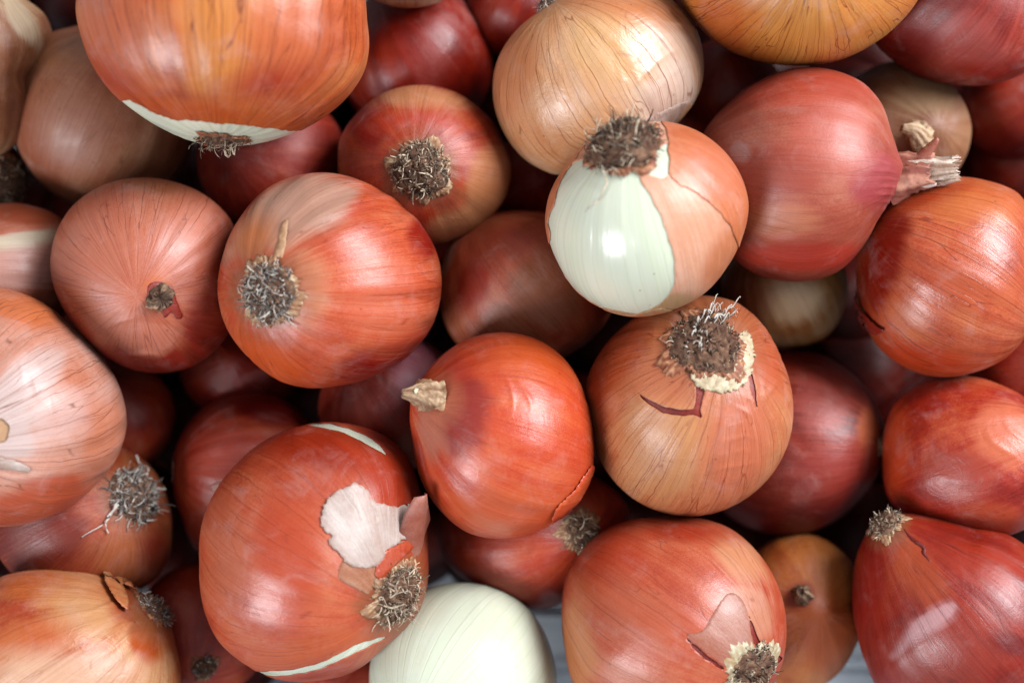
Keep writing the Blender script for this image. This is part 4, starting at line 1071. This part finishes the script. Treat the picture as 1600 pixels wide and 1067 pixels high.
C_ = onion('C', 'tan onion at the left edge in the top left corner, behind the brown one', 'C', res=1, pts=[(40, 0), (70, 22), (82, 50), (60, 130), (15, 235)],
  tints=[((30, 30, 16, 50, -35), (222, 196, 160), .8, 10)]); add_body(C_)
B_ = onion('B', 'dull brown onion half hidden beneath the big amber one, top left', 'B', res=1,
  pts=[(15, 170), (25, 110), (60, 60), (110, 43), (22, 220), (45, 265), (80, 300), (110, 320)],
  tints=[((60, 220, 26, 70, -20), (156, 76, 38), .7, 22), ((120, 80, 70, 26, 0), (176, 112, 70), .5, 20), ((110, 200, 60, 60, 0), (170, 114, 90), .5, 30)]); add_body(B_)
E_ = onion('E', 'salmon and white streaked onion at the left edge, above the big pale one', 'E', res=1, pts=[(0, 318), (50, 322), (95, 340)],
  tints=[((30, 410, 100, 44, -4), (218, 168, 152), .7, 14), ((35, 374, 80, 12, -8), (234, 222, 190), .7, 7), ((40, 335, 70, 16, 4), (186, 92, 58), .7, 10)]); add_body(E_)
W_ = onion('W', 'dull red and umber onion in shade, just left of the half peeled one', 'W', res=1,
  pts=[(690, 430), (697, 390), (730, 348), (780, 331), (830, 330), (688, 480), (715, 540), (760, 565)],
  tints=[((860, 440, 60, 90, 20), (160, 96, 60), .7, 30), ((740, 440, 26, 50, 20), (170, 46, 22), .7, 18), ((790, 500, 50, 26, -20), (176, 110, 80), .7, 18), ((700, 400, 8, 40, 15), (190, 150, 120), .7, 5), ((780, 380, 60, 30, 0), (170, 76, 50), .5, 20)]); add_body(W_)
AI_ = onion('AI', 'plain red onion in shade, above the brick-red one on its left', 'AI', res=1,
  pts=[(270, 745), (275, 700), (300, 655), (340, 620), (390, 610), (440, 622), (480, 655), (285, 810), (305, 860)],
  tints=[((350, 720, 50, 60, 10), (172, 76, 62), .6, 26), ((420, 640, 60, 20, 10), (140, 22, 12), .7, 14)]); add_body(AI_)
patch(AI_, 'skin_flake', [(256, 712), (266, 706), (274, 722), (272, 752), (262, 748), (254, 728)], PAL['FLAP'], .001, rag=.6, seed=20)
patch(AI_, 'skin_flake', [(332, 756), (348, 754), (352, 766), (340, 770), (331, 764)], PAL['FLAP'], .0004, rag=.8, seed=21)
AL_ = onion('AL', 'chestnut streaked onion with long tangled grey rootlets, beneath the big pale one', 'AL', res=1,
  pts=[(268, 830), (262, 780), (232, 725), (195, 700), (265, 870), (237, 910)],
  tints=[((200, 870, 60, 40, 0), (190, 112, 70), .6, 24), ((60, 840, 80, 60, 0), (120, 28, 12), .7, 30), ((240, 850, 20, 50, 0), (140, 44, 24), .7, 14)]); add_body(AL_)
roots(AL_, 46, 230, 24, seed=14, thick=1.9, mat=MAT_ROOT_GREY, pos=(212, 772), dome=.3, pale=.55, collar=None, spread=.8,
      long_ones=([(205, 770), (180, 785), (168, 810), (128, 838)], [(206, 720), (222, 735), (226, 755)], [(180, 790), (163, 815), (168, 832)]))
S_ = onion('S', 'grey-brown onion with a curled neck stub, in shade behind the rosy one', 'S', res=1, pts=[(1518, 200), (1500, 150), (1460, 110), (1400, 95)],
  tints=[((1440, 150, 50, 26, 0), (176, 142, 104), .6, 18)]); add_body(S_)
pn, nn, _ = project(S_, 1436, 214)
neck(S_, [pn - nn * .002, pn + nn * .003, pn + nn * .0055 + Vector((-.002, .003, 0)), pn + nn * .006 + Vector((-.006, .004, 0))], [.0052, .0038, .0026, .0012], MAT_NECK, 11, ragged_end=.3)
L_ = onion('L', 'dark plum-red onion deep beneath the root of the big amber one', 'AG', res=1); add_body(L_)
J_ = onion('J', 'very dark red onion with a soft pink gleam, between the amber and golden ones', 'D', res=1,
  tints=[((670, 90, 30, 60, 10), (150, 52, 44), .6, 24)]); add_body(J_)  # the pink gleam is painted here as a tint
AE_ = onion('AE', 'dark red shaded onion with a pale frayed root, directly above the white one', 'AI', res=1,
  pts=[(850, 952), (800, 945), (745, 918), (982, 790), (960, 860), (900, 930)]); add_body(AE_)
roots(AE_, 26, 60, 18, seed=15, pos=(905, 830), dome=.2, pale=.5, collar=MAT_COLLAR, mat=MAT_ROOT, collar_w=1.4)
AG_ = onion('AG', 'deep plum-coloured onion in shade, left of the central neck', 'AG', res=1, pts=[(497, 640), (505, 600)],
  tints=[((650, 575, 30, 60, 30), (166, 98, 108), .7, 24), ((560, 640, 30, 40, 0), (150, 66, 54), .6, 20)]); add_body(AG_)  # both tints paint soft highlights onto the dark skin
V_ = onion('V', 'cream and brown onion peeping out beneath the rosy one', 'V', res=1, pts=[(1240, 542), (1290, 528), (1320, 480)],
  tints=[((1240, 470, 50, 36, 0), (222, 198, 156), .85, 20), ((1160, 470, 40, 60, 0), (150, 84, 50), .7, 20)]); add_body(V_)
AB_ = onion('AB', 'caramel onion with a small dark stub, between the two big ones bottom right', 'AB', res=1,
  pts=[(1260, 833), (1300, 848), (1332, 880), (1340, 950), (1320, 1040), (1290, 1068)],
  tints=[((1254, 934, 26, 26, 0), (150, 66, 34), .8, 14), ((1290, 990, 40, 60, 0), (184, 92, 48), .6, 22)]); add_body(AB_)
pn, nn, _ = project(AB_, 1254, 930)
neck(AB_, [pn - nn * .002, pn + nn * .002, pn + nn * .004], [.0038, .0030, .0014], MAT_DARK_NECK, 12, 'neck_stub', ragged_end=.6)
AN_ = onion('AN', 'red onion with a grey frayed stub, deep in the gap by the bottom left', 'AI', res=1); add_body(AN_)
roots(AN_, 18, 60, 10, seed=16, pos=(320, 1042), dome=.4, pale=.55, collar=MAT_COLLAR_RED, mat=MAT_ROOT_GREY)
D_ = onion('D', 'dark onion at the left edge turning its blurred black root to the camera', 'D', res=1); add_body(D_)
roots(D_, 42, 160, 14, seed=17, pos=(14, 286), dome=.3, pale=.2, collar=MAT_COLLAR_RED, mat=MAT_ROOT)
for k, lab in (('AJ', 'shadowy brown-red onion deep in the gap right of the big pale one'),
               ('AK', 'nearly black-red onion deep beneath the shiny one'),
               ('AO', 'dark red onion deep between the golden, half peeled and rosy ones'),
               ('T1', 'dark red onion deep at the right edge below the crimson one'),
               ('T2', 'dark red onion deep at the right edge just above the copper one'),
               ('N', 'dark red onion deep at the top edge left of the pale golden one'),
               ('T3', 'dark red onion deep at the right edge between the copper and the wrinkled one'),
               ('AP', 'dark red onion deep in the gap left of the half peeled one'),
               ('AQ', 'red onion deep at the bottom edge beneath the brick-red one')):
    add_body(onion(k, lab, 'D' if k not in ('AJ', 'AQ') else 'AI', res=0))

# the bottom of the heap, glimpsed in the dark gaps
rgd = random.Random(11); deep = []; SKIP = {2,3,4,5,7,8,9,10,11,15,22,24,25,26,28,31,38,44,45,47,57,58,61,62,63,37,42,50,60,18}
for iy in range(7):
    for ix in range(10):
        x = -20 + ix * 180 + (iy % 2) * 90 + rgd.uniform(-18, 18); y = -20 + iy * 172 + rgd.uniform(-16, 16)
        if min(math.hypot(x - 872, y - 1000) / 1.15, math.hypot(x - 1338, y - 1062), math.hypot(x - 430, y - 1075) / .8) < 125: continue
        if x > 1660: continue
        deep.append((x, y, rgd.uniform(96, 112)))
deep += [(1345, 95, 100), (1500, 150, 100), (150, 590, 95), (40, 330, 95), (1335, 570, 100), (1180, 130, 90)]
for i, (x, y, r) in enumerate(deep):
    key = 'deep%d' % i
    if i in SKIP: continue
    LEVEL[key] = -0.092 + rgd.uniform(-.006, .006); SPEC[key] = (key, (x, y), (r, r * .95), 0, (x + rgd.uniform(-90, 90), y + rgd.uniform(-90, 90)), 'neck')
    o_ = onion(key, 'shade-darkened red-skinned onion at the bottom of the heap, glimpsed in a dark gap', 'DD', res=0)
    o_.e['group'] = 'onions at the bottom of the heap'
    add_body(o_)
